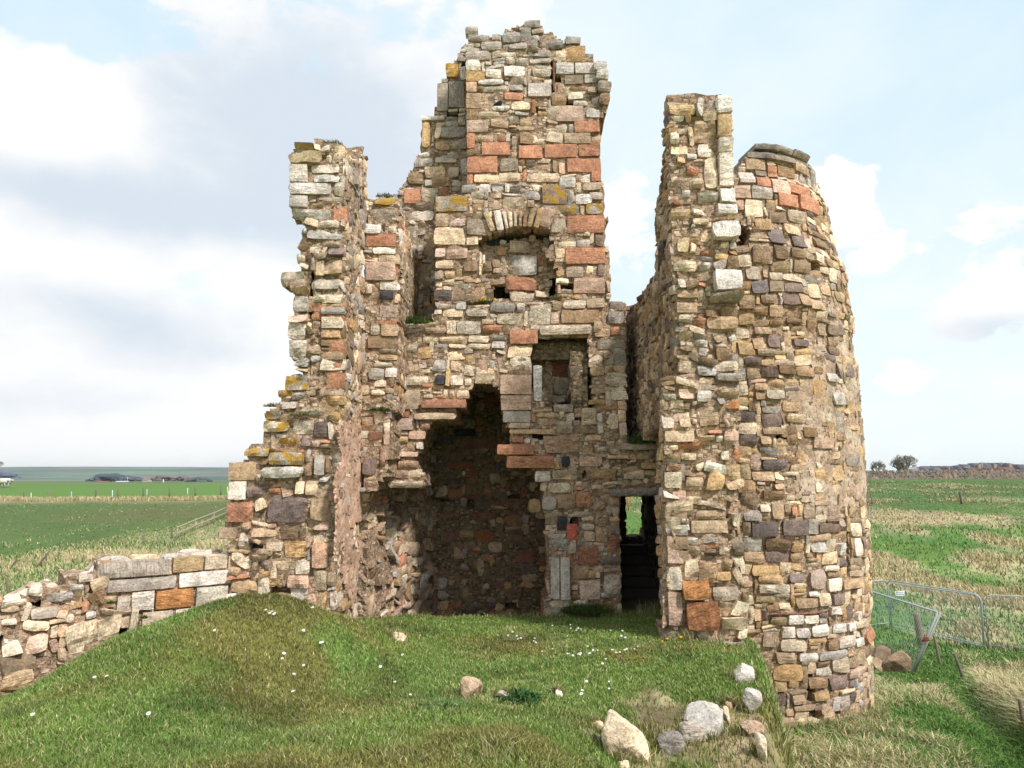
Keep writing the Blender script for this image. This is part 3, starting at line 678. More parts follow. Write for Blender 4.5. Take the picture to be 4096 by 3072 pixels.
own(masonry('vault_side_wall', S_VL, [(-.1, -.5), (ln, -.5), (ln, 4.4), (-.1, 4.4)], castle, 'core', thick=.3, seed=18, kcol=.95, mortar=M_MORTAR, px=False, lich=0, cover=.85,
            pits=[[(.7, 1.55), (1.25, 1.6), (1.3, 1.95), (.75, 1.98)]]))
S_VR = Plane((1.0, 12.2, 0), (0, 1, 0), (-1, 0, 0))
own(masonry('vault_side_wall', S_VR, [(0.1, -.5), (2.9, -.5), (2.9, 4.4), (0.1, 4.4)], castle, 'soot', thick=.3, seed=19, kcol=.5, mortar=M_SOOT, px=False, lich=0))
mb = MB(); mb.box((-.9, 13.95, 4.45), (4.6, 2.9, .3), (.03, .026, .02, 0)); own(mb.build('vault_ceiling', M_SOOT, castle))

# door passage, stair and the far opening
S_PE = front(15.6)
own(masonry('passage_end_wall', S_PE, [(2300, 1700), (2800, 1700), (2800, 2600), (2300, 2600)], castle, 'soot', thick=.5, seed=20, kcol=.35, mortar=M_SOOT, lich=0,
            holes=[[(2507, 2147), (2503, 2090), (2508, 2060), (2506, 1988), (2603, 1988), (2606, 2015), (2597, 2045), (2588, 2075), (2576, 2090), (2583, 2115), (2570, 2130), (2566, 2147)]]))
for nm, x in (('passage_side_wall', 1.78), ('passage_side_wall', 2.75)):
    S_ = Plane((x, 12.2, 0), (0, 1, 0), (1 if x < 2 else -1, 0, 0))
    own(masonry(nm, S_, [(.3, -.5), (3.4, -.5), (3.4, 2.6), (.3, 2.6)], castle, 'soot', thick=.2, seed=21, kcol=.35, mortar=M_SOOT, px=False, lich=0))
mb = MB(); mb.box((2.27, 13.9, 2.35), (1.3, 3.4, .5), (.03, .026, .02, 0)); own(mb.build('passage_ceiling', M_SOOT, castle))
mb = MB()
for k in range(5): mb.box((2.27, 14.0 + .3 * k, .1 + .17 * k), (1.0, .34, .2 + .34 * 0), (*lin((96, 90, 82), .6), 0)); mb.box((2.27, 14.05 + .3 * k, -.1 + .17 * k), (.96, .3, .3), (*lin((70, 62, 54), .6), 0))
own(mb.build('stair', M_PLAIN, castle))

# recess above the doorway, its back wall's stone colour darkened for shade, damp and lichen
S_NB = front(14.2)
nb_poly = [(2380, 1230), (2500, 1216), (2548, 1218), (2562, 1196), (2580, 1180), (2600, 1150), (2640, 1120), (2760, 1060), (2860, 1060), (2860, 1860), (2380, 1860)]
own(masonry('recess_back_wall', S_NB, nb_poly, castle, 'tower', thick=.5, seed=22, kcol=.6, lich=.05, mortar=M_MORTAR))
mb = MB(); mb.box((2.6, 13.3, S_HALL.uv(2550, 1772)[1] - .12), (2.2, 2.1, .2), (.1, .08, .06, 0)); own(mb.build('recess_floor', M_MORTAR, castle))

# broken pier (end of the side wall)
pier_poly = [(1156, 608), (1181, 602), (1194, 577), (1253, 563), (1280, 560), (1312, 568), (1368, 579), (1388, 605), (1380, 1000), (1372, 1500), (1362, 1900), (1350, 2300), (1345, 2560), (918, 2560), (909, 2215), (904, 2157), (872, 2152),
             (877, 2107), (906, 2089), (908, 2003), (913, 1860), (922, 1847), (963, 1842), (981, 1833), (972, 1810), (976, 1797), (999, 1774), (1053, 1774), (1046, 1697), (1051, 1666), (1067, 1643), (1085, 1625), (1112, 1603),
             (1114, 1566), (1144, 1557), (1139, 1530), (1153, 1503), (1189, 1490), (1193, 1476), (1189, 1444), (1153, 1431), (1153, 1304), (1162, 1268), (1167, 1241), (1165, 1187), (1163, 1155), (1140, 1150), (1124, 1128),
             (1122, 1092), (1199, 1088), (1194, 1060), (1190, 1033), (1199, 988), (1203, 952), (1203, 920), (1217, 898), (1185, 889), (1170, 875), (1156, 834)]
pi = L('2', "345 240 650 350 Y;400 180 580 235 Y;350 355 515 510 Wa;545 350 800 430 W;555 440 790 518 W;350 520 725 620 Wa;350 630 515 735 Ga;525 645 585 690 G;600 640 820 700 G;375 755 725 840 W;525 700 660 740 T;740 720 860 860 Oa;630 180 720 245 W;670 255 800 335 C;745 185 840 250 C;515 930 820 1020 G;600 850 800 915 W;640 1040 820 1085 C;535 1080 620 1145 W;700 1090 840 1170 P;660 1200 820 1330 T;545 1350 800 1465 C;540 1510 705 1570 C;370 1510 520 1650 G;540 1595 850 1659 O;420 1150 490 1230 W;450 920 510 980 G")
pi += L('7', "780 90 940 235 W;785 240 950 400 W;965 290 1075 370 T;990 378 1130 445 W;970 10 1280 70 O;1090 90 1275 235 B;1140 245 1280 402 Oa;1070 408 1290 518 C;1120 530 1275 675 Oa;1120 730 1275 815 Y;755 560 960 690 Gy;700 690 820 760 Yy;825 710 960 775 G;880 840 1140 940 Wy;560 960 800 1060 Cy;830 960 1010 1080 W;1015 960 1135 1110 P;700 1110 895 1180 Cy;905 1105 990 1190 P;1000 1130 1070 1190 S;390 1190 620 1275 Ty;530 1282 610 1345 Y;255 1320 500 1485 Ta;255 1490 412 1659 Wa;418 1535 610 1640 P;935 1330 1005 1445 B;1020 1255 1115 1440 G;1160 1250 1230 1400 G;1120 1255 1158 1420 B;470 1430 530 1490 W;850 1490 930 1610 C;940 1480 1050 1620 C;1055 1445 1140 1500 W;590 870 720 950 Gy;730 790 870 860 G")
pi += L('b', "2010 570 2212 750 Oa;1935 790 2105 893 Ta;2110 905 2212 1015 W")
pi += L('F', "580 1072 668 1130 P;516 1083 546 1122 O;672 1075 716 1125 T;605 1132 648 1165 B;615 1168 665 1205 Y;676 1170 712 1225 S;575 1170 612 1190 C;545 1140 600 1160 T;548 1185 590 1200 C;600 1210 640 1232 C;520 1150 540 1180 C;585 1212 600 1250 C;640 1210 672 1240 W;676 1230 708 1275 C;620 1240 670 1270 S")
pi += [('2', 270, 1292, 492, 1436, 'G', '', dict(proj=.02, skirt=.4, rnd=.3)), ('7', 640, 1240, 930, 1350, 'G', 'y', dict(proj=.16)), ('7', 560, 1362, 930, 1470, 'W', '', dict(proj=.16))]
zp = S_PIER.uv(1250, 900)[1]
pier = own(masonry('broken_pier', S_PIER, pier_poly, castle, 'core', pi, thick=.22, core=1.1, seed=23, lich=.25, yel=.35, topgrey=(zp - .3, zp + .9), size=.9,
                   pits=[[(1235, 1250), (1250, 1250), (1270, 1300), (1285, 1345), (1296, 1370), (1284, 1396), (1246, 1384), (1248, 1362), (1264, 1358), (1255, 1310)], [(1243, 1455), (1280, 1460), (1275, 1484), (1245, 1478)],
                         [(1236, 1572), (1280, 1565), (1276, 1592), (1250, 1602)], [(1235, 1090), (1255, 1090), (1258, 1180), (1235, 1185)]]))
XR = S_PIER.uv(1380, 1000)[0]
S_PR = Plane((XR, 0, 0), (0, 1, 0), (1, 0, 0))
zt0, zt1 = S_PIER.uv(1388, 605)[1], front(11.3).uv(1462, 640)[1]
pr_poly = [(10.0, -.5), (11.45, -.5), (11.42, zt1 - .9), (11.3, zt1), (11.0, zt1 + .08), (10.5, zt0 - .05), (10.0, zt0)]
zo = lambda py: S_PIER.uv(1380, py)[1]
prm = []
prs = own(masonry('broken_pier', S_PR, pr_poly, castle, 'rubble', prm, thick=.42, seed=24, px=False, lich=.2, size=.9, topgrey=(zp, zp + 1.2)))
prs.name = 'pier_side'
plaster('plaster_patch', S_PR, [(1338, 1705), (1385, 1690), (1450, 1705), (1448, 1790), (1452, 1900), (1440, 2060), (1446, 2250), (1410, 2440), (1370, 2330), (1330, 2220), (1338, 2050), (1330, 1930), (1362, 1820)], prs, M_PLASTER, nf=.03)

# second length of the same wall, further back
p2_poly = [(1440, 1960), (1450, 794), (1502, 784), (1579, 780), (1588, 807), (1592, 900), (1585, 1120), (1606, 1178), (1592, 1300), (1600, 1408), (1591, 1521), (1566, 1640), (1572, 1760), (1560, 1900), (1500, 1962)]
p2 = L('2', "1030 965 1295 1078 Oa;1028 1215 1290 1380 Sa;1055 745 1300 880 G;1010 870 1165 970 W;1090 1080 1290 1145 W;1140 1148 1330 1235 T;1150 1395 1330 1470 W;1150 1475 1280 1545 D;1225 890 1300 970 C;1110 640 1290 710 Yy;1030 1405 1085 1500 C")
p2 += L('7', "1600 105 1755 215 T;1485 210 1735 320 Ba;1590 320 1735 365 T;1580 368 1755 425 T;1490 495 1645 600 W;1640 490 1745 580 W;1520 680 1640 735 C;1540 440 1715 490 C;1430 925 1530 1040 S;1490 1060 1610 1150 E;1440 1290 1560 1440 P;1590 1300 1640 1370 B;1510 110 1590 205 C")
own(masonry('side_wall', S_PIER2, p2_poly, castle, 'rubble', p2, thick=2.2, seed=25, lich=.2, size=.8, pits=[[(1470, 1780), (1482, 1778), (1486, 1812), (1470, 1815)], [(1470, 1240), (1482, 1240), (1484, 1335), (1470, 1340)]]))
X2 = S_PIER2.uv(1594, 1000)[0]
S_P2R = Plane((X2, 0, 0), (0, 1, 0), (1, 0, 0))
za, zb_, zc = S_PIER2.uv(1590, 800)[1], S_HALL.uv(1600, 1290)[1], S_PIER2.uv(1590, 1640)[1]
s2 = own(masonry('side_wall_face', S_P2R, [(11.3, zc), (11.3, za), (12.0, za - .1), (12.8, za - .2), (13.6, za - .15), (13.6, zb_ - .1), (12.2, zb_ - .1), (12.2, zc)], castle, 'rubble', thick=.5, seed=26, px=False))
plaster('plaster_patch', S_P2R, [(11.75, za - .75), (12.3, za - .55), (13.58, za - .7), (13.58, zb_), (11.75, zb_), (11.6, zb_ + .6)], s2, M_PLASTER2, px=False)
# ledge behind: floor of the recess beside the chimney
mb = MB(); mb.box((-1.25, 12.95, zb_ - .08), (1.3, 1.3, .14), (.1, .08, .06, 0)); own(mb.build('ledge_floor', M_MORTAR, castle))

# broken wall end towards the viewer
end_poly = [(2672, 424), (2700, 415), (2780, 418), (2789, 404), (2857, 393), (2911, 390), (2919, 402), (2920, 463), (2927, 621), (2938, 802), (2945, 861), (2952, 960), (2947, 969), (2952, 1010), (2957, 1120), (2952, 1231), (2947, 1321), (2953, 1400), (2957, 1457), (2957, 1570),
            (2706, 1570), (2706, 1502), (2699, 1096), (2684, 700)]
en = L('4', "380 165 630 250 Y;385 255 520 305 C;605 300 800 490 T;640 500 812 615 W;400 385 475 510 C;405 520 555 598 C;460 600 540 670 T;545 575 640 640 W;700 622 815 910 C;645 930 830 1038 W;540 695 660 785 O;555 805 680 900 T;500 905 575 975 G;400 1075 570 1180 T;455 1345 560 1460 C;665 1450 740 1505 O;425 1540 630 1640 C;650 1560 760 1640 W;410 1000 520 1045 E;595 1080 755 1130 W;590 1160 740 1220 C;700 1190 765 1240 W")
en += L('5', "465 130 535 235 W;455 232 640 320 T;450 355 640 450 Ta;455 465 610 540 C;610 685 725 750 W;800 870 1000 960 C;630 905 798 1010 W;840 1090 1010 1150 G;465 880 600 980 C;640 760 720 830 W;470 620 590 700 C")
en += [('4', 770, 1192, 1000, 1358, 'W', '', dict(proj=.16, skirt=.35)), ('5', 775, 75, 1012, 268, 'W', '', dict(proj=.17, skirt=.35)), ('5', 740, 290, 1010, 368, 'G', '', dict(proj=.16, skirt=.35)), ('5', 720, 485, 990, 600, 'T', '', dict(proj=.08)),
       ('5', 780, 985, 1010, 1058, 'G', '', dict(proj=.17, skirt=.35))]
pits_e = [[(2690, 690), (2735, 650), (2770, 740), (2790, 770), (2785, 800), (2760, 825), (2750, 900), (2700, 800), (2685, 760)], [(2690, 900), (2730, 890), (2770, 900), (2760, 960), (2700, 950)]]
we = own(masonry('broken_wall_end', S_END, end_poly, castle, 'core', en, thick=.2, core=.6, seed=27, lich=.2, pits=pits_e, size=.85))
jam = [('4', 865, 176, 128, 165, 0, 'W', {}), ('4', 868, 362, 122, 192, 0, 'Y', dict(lich=.5)), ('4', 878, 526, 125, 125, 0, 'W', {}), ('4', 885, 740, 128, 295, 0, 'W', {}), ('4', 902, 965, 132, 138, 0, 'W', {}), ('4', 895, 1085, 180, 92, 0, 'W', dict(rnd=.3))]
for j in jam: j[7].update(dict(proj=.11, lich=.62, rnd=.06, jit=.02, skirt=.5))
stones_part('dressed_jamb', S_END, jam, we)
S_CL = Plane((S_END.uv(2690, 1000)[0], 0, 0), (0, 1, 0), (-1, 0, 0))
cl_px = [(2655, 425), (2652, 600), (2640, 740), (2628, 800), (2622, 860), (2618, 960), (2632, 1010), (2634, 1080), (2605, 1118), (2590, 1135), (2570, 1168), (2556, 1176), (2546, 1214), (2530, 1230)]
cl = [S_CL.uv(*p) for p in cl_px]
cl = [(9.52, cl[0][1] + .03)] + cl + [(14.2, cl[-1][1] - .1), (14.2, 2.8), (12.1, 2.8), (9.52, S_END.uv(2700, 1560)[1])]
own(masonry('end_wall_face', S_CL, cl, castle, 'tower', thick=.75, seed=28, px=False, kcol=.78, lich=.1, size=.8, mortar=M_MORTAR))  # stone colour lowered to carry some shade as well as dark algae
end2_poly = [(2636, 1575), (2650, 1510), (2680, 1500), (2957, 1552), (2957, 1750), (2966, 1976), (2975, 2202), (2986, 2405), (2990, 2500), (2990, 2600), (2996, 2760), (2640, 2760), (2655, 2400), (2655, 1760), (2640, 1640)]
e2 = L('5', "630 1130 785 1235 W;465 1120 628 1215 S;340 1160 450 1220 C;325 1345 435 1475 W;475 1310 570 1465 C;640 1310 825 1450 T;880 1205 1005 1300 U;345 1490 605 1590 Ta;615 1525 790 1580 T;725 1480 850 1520 O;795 1530 860 1590 W;865 1490 1000 1620 S;350 1615 465 1659 C;470 1600 685 1659 O")
e2 += L('6', "345 300 500 450 Ca;350 560 600 690 C;530 340 690 470 T;580 730 910 848 Ta;360 700 488 850 C;492 710 570 762 W;490 768 570 825 W;530 880 645 950 W;370 870 515 1120 Sa;510 955 660 1050 T;520 1070 645 1270 C;650 1100 820 1285 T;370 1140 490 1350 C;765 1310 1000 1440 W;375 1360 500 1659 Sa;620 640 880 725 T;515 515 670 580 C;830 960 940 1040 C;480 130 630 200 C;680 880 820 940 G;700 1010 810 1060 P;840 120 920 200 C;790 1180 930 1260 Y")
e2 += [('6', 488, 1262, 735, 1425, 'U', '', dict(proj=.12, lich=0)), ('6', 525, 1432, 815, 1690, 'M', '', dict(proj=.14, lich=0)), ('6', 830, 1580, 1055, 1700, 'C', '', dict(proj=.08)), ('6', 850, 1800, 1060, 1880, 'G', '', dict(proj=.08))]
own(masonry('broken_wall_foot', S_END2, end2_poly, castle, 'core', e2, thick=.2, core=.6, seed=29, lich=.12, size=.85))
xa = S_END2.uv(2652, 1900)[0]; xb = S_HALL.uv(2672, 1900)[0]; dl = np.array((xb - xa, 2.8)); ll = float(np.hypot(*dl))
S_CL2 = Plane((xa, 9.4, 0), (dl[0], dl[1], 0), (-dl[1], dl[0], 0))
z2 = S_END2.uv(2700, 1530)[1]
own(masonry('wall_foot_face', S_CL2, [(.02, -.5), (.02, z2), (1.1, z2 + .1), (1.5, 2.8), (ll + .3, 2.8), (ll + .3, -.5)], castle, 'tower', thick=.12, seed=30, px=False, lich=.1))

# round tower
sil = [(3250, 560), (3252, 620), (3262, 657), (3268, 700), (3275, 802), (3305, 832), (3313, 870), (3323, 937), (3336, 983), (3356, 1050), (3381, 1091), (3384, 1118), (3390, 1180), (3398, 1226), (3415, 1290), (3408, 1366), (3415, 1425), (3433, 1460),
       (3440, 1570), (3447, 1683), (3456, 1773), (3460, 1850), (3469, 1953), (3476, 2111), (3482, 2383), (3487, 2600), (3490, 2900)]
S_TOW = Tower(math.radians(15.5), 14.5, sil)
tz = lambda px, py: S_TOW.uv(px, py)
tl = S_TOW.uv(2940, 1500)[0] - 1.2
top_px = [(2930, 690), (2952, 690), (2956, 664), (2984, 612), (3030, 606), (3150, 622), (3235, 650)]
top = [S_TOW.uv(*p) for p in top_px]
zend = top[-1][1]
tow_poly = [(tl, -2.6), (tl, top[0][1])] + top + [(top[-1][0] + .5, zend - .05), (top[-1][0] + 1.5, zend - .4), (top[-1][0] + 3.2, zend - .5), (top[-1][0] + 3.3, -2.6)]
to = L('4', "1060 640 1235 735 Ta;1005 755 1140 850 Wa;1145 740 1245 785 T;1250 700 1330 795 Oa;1338 705 1485 800 Ba;965 865 1110 985 Sa;1160 800 1290 880 Oa;1300 820 1450 940 Sa;1455 870 1620 950 Oa;1350 945 1520 1055 Oa;1535 975 1700 1100 Oa;1115 885 1295 990 G;1490 685 1620 760 T;970 1000 1050 1090 S;1050 1000 1220 1150 C;1145 1165 1290 1260 T;1265 1255 1390 1385 P;1470 1315 1590 1410 P;1270 1105 1420 1200 B;1440 1090 1590 1200 T;1120 1400 1285 1550 B;1320 1390 1435 1520 B;990 1480 1110 1590 C;1470 1420 1600 1510 B;1670 1340 1770 1420 B;1400 1215 1540 1305 T;1295 1545 1440 1640 T;1480 1540 1645 1640 B")
to += L('5', "1105 155 1260 280 P;1265 165 1395 260 B;1410 185 1570 265 P;1060 30 1190 155 T;1390 275 1530 375 P;1200 285 1340 365 B;1535 275 1630 385 T;1000 290 1155 420 B;1000 445 1140 555 Y;1270 380 1400 485 T;1120 390 1260 470 B;1420 490 1565 545 B;1140 565 1295 640 T;1255 645 1380 750 P;1490 680 1610 745 P;1000 710 1155 820 Y;1160 760 1340 830 B;1060 840 1205 912 P;1200 918 1350 1020 P;1358 910 1500 990 B;1510 920 1665 1010 B;1780 550 1885 650 B;1700 540 1770 650 T;1140 1065 1265 1130 T;1150 1140 1240 1215 B;1250 1125 1410 1210 C;1385 1230 1550 1325 T;1220 1450 1390 1525 T;1575 1455 1690 1545 B;1015 1520 1160 1620 P;1195 1530 1300 1610 T;1430 1335 1590 1420 C;1650 1550 1840 1650 S;1780 980 1875 1060 W;1835 1150 1940 1260 W;1790 660 1870 745 B;1790 750 1885 815 B")
to += L('6', "1115 745 1355 880 Pa;1390 730 1612 865 Pa;1710 765 1895 840 Pa;1620 720 1695 855 Ga;1045 640 1205 738 G;1040 745 1110 875 G;1230 888 1460 1005 B;1215 190 1445 285 P;1125 300 1320 385 T;1220 465 1415 550 B;1190 590 1285 660 C;1295 570 1400 730 T;1470 610 1530 690 O;1645 930 1780 1015 W;1885 930 1955 1045 W;1620 1170 1780 1340 S;1790 1240 1905 1360 W;1440 1205 1595 1285 P;1180 1300 1465 1380 C;1125 1130 1390 1225 Y;1150 1400 1320 1460 Y;1510 1420 1700 1510 B;1705 1375 1815 1490 C;1435 1565 1570 1655 Wa;1580 1570 1705 1650 Wa;1810 1490 1890 1570 W;1620 1360 1700 1410 W;2020 890 2090 1050 W;1920 1250 2090 1340 T;1830 1380 1940 1475 P;1275 1580 1425 1659 Y;1755 1130 1870 1185 W;1270 1550 1800 1570 E")
to += L('d', "120 790 250 880 W;255 795 390 870 W;65 895 185 1000 W;195 905 315 1000 G;330 880 480 985 W;520 875 630 955 W;45 1005 285 1120 C;215 1130 390 1205 W;400 1110 640 1190 G;470 1010 560 1105 B;562 985 705 1090 W;712 995 800 1075 W;810 935 870 1030 O;485 1335 650 1445 P;300 1345 475 1445 B;120 1365 225 1440 Y;0 1370 110 1470 Y;580 1450 710 1490 C;345 1475 480 1555 Y;310 1000 460 1040 Y;490 710 570 792 W;700 835 795 910 C;640 865 710 940 W;720 765 775 840 W;650 1260 800 1350 S;150 1500 280 1590 T")
uh = S_TOW.uv(3140, 1800)[0]; zh0, zh1 = S_TOW.uv(3200, 2080)[1], S_TOW.uv(3200, 1150)[1]


def harl_f(u, v):
    n_ = n2(u, v, 1.1, 55, 4)
    return sst_((u - uh + .55 * n_ + .35) / 1.1) * sst_((v - zh0 - .25 * n_) / .35) * sst_((zh1 - v + 1.4 * n_) / 1.6 + .3)


def sst_(t): t = np.clip(t, 0, 1); return t * t * (3 - 2 * t)


def harl(u, v, kw, kc, r):
    """the outer face keeps its lime coat towards the field side: stones sit nearly flush there"""
    f = float(harl_f(u, v))
    kw['proj'] = kw['proj'] * (1 - f) + f * r.uniform(-.014, .012); kw['dome'] *= 1 - .75 * f
    if r.random() < f * .30: kw['drop'] = True
    return kw, kc


tower = own(masonry('round_tower', S_TOW, tow_poly, castle, 'tower', to, thick=.7, seed=31, px=False, lich=.15, smooth_fn=harl, nf=-.02, amp=.012, size=.92, topgrey=(zend - .6, zend + .3), mortar=M_MORTAR,
                    pits=[[S_TOW.uv(*p) for p in q] for q in ([(2960, 880), (2990, 905), (3010, 935), (3000, 985), (2960, 990)], [(3387, 2128), (3402, 2128), (3404, 2308), (3390, 2310)])]))
# the lime coat itself
uR = uh
mb = MB(); slab(mb, S_TOW, [(uR - .6, zh0 - .1), (uR + 4.2, zh0 - .1), (uR + 4.2, zh1 + .4), (uR - .6, zh1 + .4)], -.008, -.05, cell=.055, amp=.014, shrink=0, seed=41, layers=1, back=False,
                mask_fn=lambda u, v: harl_f(u, v) + .6 * n2(u, v, 3.6, 56, 4) > .46)
mb.build('lime_harling', M_HARL, tower)
# coping
r_ = np.random.default_rng(9); mb = MB()
for x0, y0, x1, y1, pj in ((1070, 578, 1308, 635, .08), (1312, 592, 1470, 655, .08), (1472, 605, 1585, 680, .04), (1140, 518, 1310, 570, .10), (1312, 520, 1450, 580, .10), (1456, 538, 1590, 612, .09)):
    X0, Y0 = crop_px('4', x0, y0); X1, Y1 = crop_px('4', x1, y1); a = S_TOW.uv(X0, (Y0 + Y1) / 2); b = S_TOW.uv(X1, (Y0 + Y1) / 2)
    m_ = .05 if y0 < 545 else .055
    zc_ = S_TOW.uv(3000, 350 + 545 * CS)[1] + .03 if y0 < 545 else S_TOW.uv(2990, 350 + 605 * CS)[1]
    add_stone(mb, S_TOW, a[0], zc_ - m_, b[0], zc_ + m_, stone_color('G', r_, .8), r_, lich=.35, proj=pj, rnd=.05, jit=.04, skirt=.6, gap=.003, mat=0, dome=.01)
mb.build('coping', M_STONE, tower)
# ------------------------------------------------------------------ low ruined wall running towards the viewer
lw = tag(empty('ruined_wall', (-4.6, 9.3, 0)), 'low ruined wall of pale squared blocks crumbling to rubble beside the grassy mound', 'wall')
a0, a1 = np.array((-3.80, 10.05)), np.array((-5.1, 9.1)); dv = (a0 - a1) / np.linalg.norm(a0 - a1)
S_LW = Plane((a1[0], a1[1], 0), (dv[0], dv[1], 0), (dv[1], -dv[0], 0))
lw_poly = [(1010, 2200), (1000, 2218), (905, 2219), (680, 2232), (388, 2245), (372, 2295), (330, 2290), (260, 2300), (240, 2350), (140, 2350), (60, 2400), (0, 2395), (-160, 2420), (-260, 2480), (-260, 2900), (560, 2900), (1010, 2600)]
lm = L('b', "860 1090 1510 1232 Ga;1520 1050 1798 1188 Ya;1802 1040 2008 1162 Ca;2012 1040 2190 1165 Ca;950 1238 1552 1350 Ga;1572 1180 2042 1308 Wa;2050 1180 2180 1298 Ca;1160 1356 1358 1528 Wa;1370 1335 1708 1508 Ua;1722 1312 2010 1490 Ca;2020 1312 2212 1450 Ca;1250 1530 1528 1659 Ga;1542 1500 1900 1659 Ca;1030 1400 1150 1528 Ga;690 1200 830 1275 W;0 1430 240 1500 W;610 1300 740 1360 W;400 1370 640 1450 G;270 1500 500 1600 G;580 1560 680 1640 W;0 1600 150 1659 C;760 1520 860 1600 G;900 1400 1020 1500 T")
for i, e in enumerate(lm):
    if 'a' in e[6]: lm[i] = e + (dict(skirt=.5, rnd=.07, proj=.05),)
S_LW_off = Vector((-4.6, 9.3, 0))
o = masonry('wall_face', S_LW, lw_poly, lw, 'core', lm, thick=.62, seed=33, lich=.35, size=.9, mortar=M_MORTAR)
o.location = -S_LW_off
# top of the wall
r_ = np.random.default_rng(44); mb = MB()


class Flat:
    """upward-facing surface along the top of the low wall"""
    def pt(s, u, v, n):
        u = np.asarray(u, float); v = np.asarray(v, float); n = np.asarray(n, float)
        z = np.interp(u, TU, TZ)
        q = S_LW.o + u[..., None] * S_LW.u - v[..., None] * S_LW.n
        q = q.copy(); q[..., 2] = z + n; return q


tp = [S_LW.uv(*p) for p in [(1000, 2220), (905, 2221), (680, 2234), (388, 2247), (372, 2297), (240, 2350), (140, 2352), (60, 2402), (0, 2397), (-160, 2422), (-260, 2482)]]
tp = sorted(tp); TU, TZ = [p[0] for p in tp], [p[1] for p in tp]
u = TU[0]
while u < TU[-1]:
    w = r_.uniform(.15, .4); v = .05
    while v < .6:
        h = r_.uniform(.12, .3)
        add_stone(mb, Flat(), u, v, u + w, v + h, stone_color('GWCTG'[int(r_.integers(5))], r_), r_, lich=.5, proj=r_.uniform(-.02, .05), rnd=.4, jit=.15, skirt=.15, mat=0)
        v += h
    u += w
o = mb.build('wall_top', M_STONE, lw); o.location = -S_LW_off
# ------------------------------------------------------------------ ground
def sst(t): t = np.clip(t, 0, 1); return t * t * (3 - 2 * t)


PL_D = [0, 12, 20, 30, 42, 63, 91, 150, 250, 400, 700, 1200, 1800, 2600, 3200, 4500]
PL_Z = [-1.4, -1.4, -3., -4.2, -4.2, -3.2, -.85, -.4, -.7, -2., -3., 2., 13., 29., 37., 38.]
PR_D = [0, 8, 12, 16, 20, 30, 45, 60, 77, 110, 145, 200, 400, 1000, 3000, 4500]
PR_Z = [-1.5, -1.35, -1.6, -2.4, -3.2, -4.4, -3.9, -2.2, -.7, .6, 1.5, 2., 1.2, 0., 2., 2.]


def plateau(x, y):
    XR = np.interp(y, [-10, 0, 4, 9.3, 9.7, 16], [1.6, 1.4, 1.45, 2.86, 3.1, 3.1]) + n2(x * 0, y, 1.9, 50, 3) * .26 * sst((9.4 - y) / .8) + n2(x, y, 3., 51, 2) * .12
    XL = np.interp(y, [-10, 4, 8.0, 8.4, 9.2, 9.9, 10.1, 16], [-7.5, -7.5, -7.3, -6.9, -5.5, -4.3, -3.6, -3.6])
    return sst(1 - (x - XR) / .62) * sst((x - XL + .5) / .6) * sst((17. - y) / .8) * sst((y + 9) / 3)


def ground_z(x, y):
    x = np.asarray(x, float); y = np.asarray(y, float)
    D = np.maximum(y, .55 * np.hypot(x, y)); r = x / np.maximum(D, 1.)
    b = sst((r + .12) / .3)
    z = np.interp(D, PL_D, PL_Z) * (1 - b) + np.interp(D, PR_D, PR_Z) * b
    far = sst((D - 14) / 12)
    z = z + n2(x, y, .12, 3, 3) * .5 * far * sst((140 - D) / 90) + n2(x, y, .6, 4, 3) * .12 * sst((60 - D) / 30)
    z = z + n2(x, y, .0022, 8, 3) * 6 * sst((D - 700) / 900) + n2(x, y, .02, 9, 2) * .6 * sst((D - 60) / 100) * sst((900 - D) / 500)
    # ditch with a straw bank beyond it, down on the field side of the tower
    ditch = np.exp(-(((x - .5 * y - 1.75) / .55) ** 2)) * sst((y - 8) / 2) * sst((19 - y) / 4)
    bank = np.exp(-(((x - .5 * y - 2.65) / .8) ** 2)) * sst((y - 7) / 2) * sst((22 - y) / 5)
    z = z - .35 * ditch + .22 * bank
    c = np.interp(y, [-10, 0, 4.2, 6, 8, 9.5, 12, 16], [.8, .75, .66, .42, .24, .15, .04, .02])
    q = sst((x / np.maximum(y, 1.) + .68) / .17)
    l = np.interp(y, [-10, 4, 5.4, 6.3, 7, 8, 9.4, 10, 16], [.8, .69, .62, .42, .18, -.12, -.55, -.5, 0.]) * (1 - q) + np.interp(y, [-10, 4, 5.4, 6.3, 7, 8, 9.4, 10, 16], [.8, .70, .70, .66, .54, .30, -.05, -.1, 0.]) * q
    rr = np.interp(y, [-10, 0, 3, 5.2, 6.3, 7.4, 8.2, 9.5, 12, 16], [.7, .5, .12, .03, .16, .36, .35, .22, .04, .02])
    wl = sst((-1.6 - x) / 1.6); wr = sst((x + .1) / 1.2)
    h = c * (1 - wl) * (1 - wr) + l * wl + rr * wr
    h = h + .74 * np.exp(-(((x + 2.62) / 1.0) ** 2 + ((y - 8.05) / .95) ** 2) / 2 * 1.5) + .16 * np.exp(-(((x + 3.4) / .8) ** 2 + ((y - 6.7) / .9) ** 2))
    h = h + .12 * np.exp(-(((x + 1.35) / .5) ** 2 + ((y - 8.3) / .5) ** 2)) - .05 * np.exp(-(((x + .6) / .9) ** 2 + ((y - 9.6) / .9) ** 2))
    h = h + n2(x, y, .7, 21, 3) * .08 + n2(x, y, 2.3, 22, 3) * .035
    cave = sst((x + 2.45) / .25) * sst((1.05 - x) / .2) * sst((y - 12.05) / .35); h = h - .9 * cave
    p = plateau(x, y)
    return z * (1 - p) + h * p


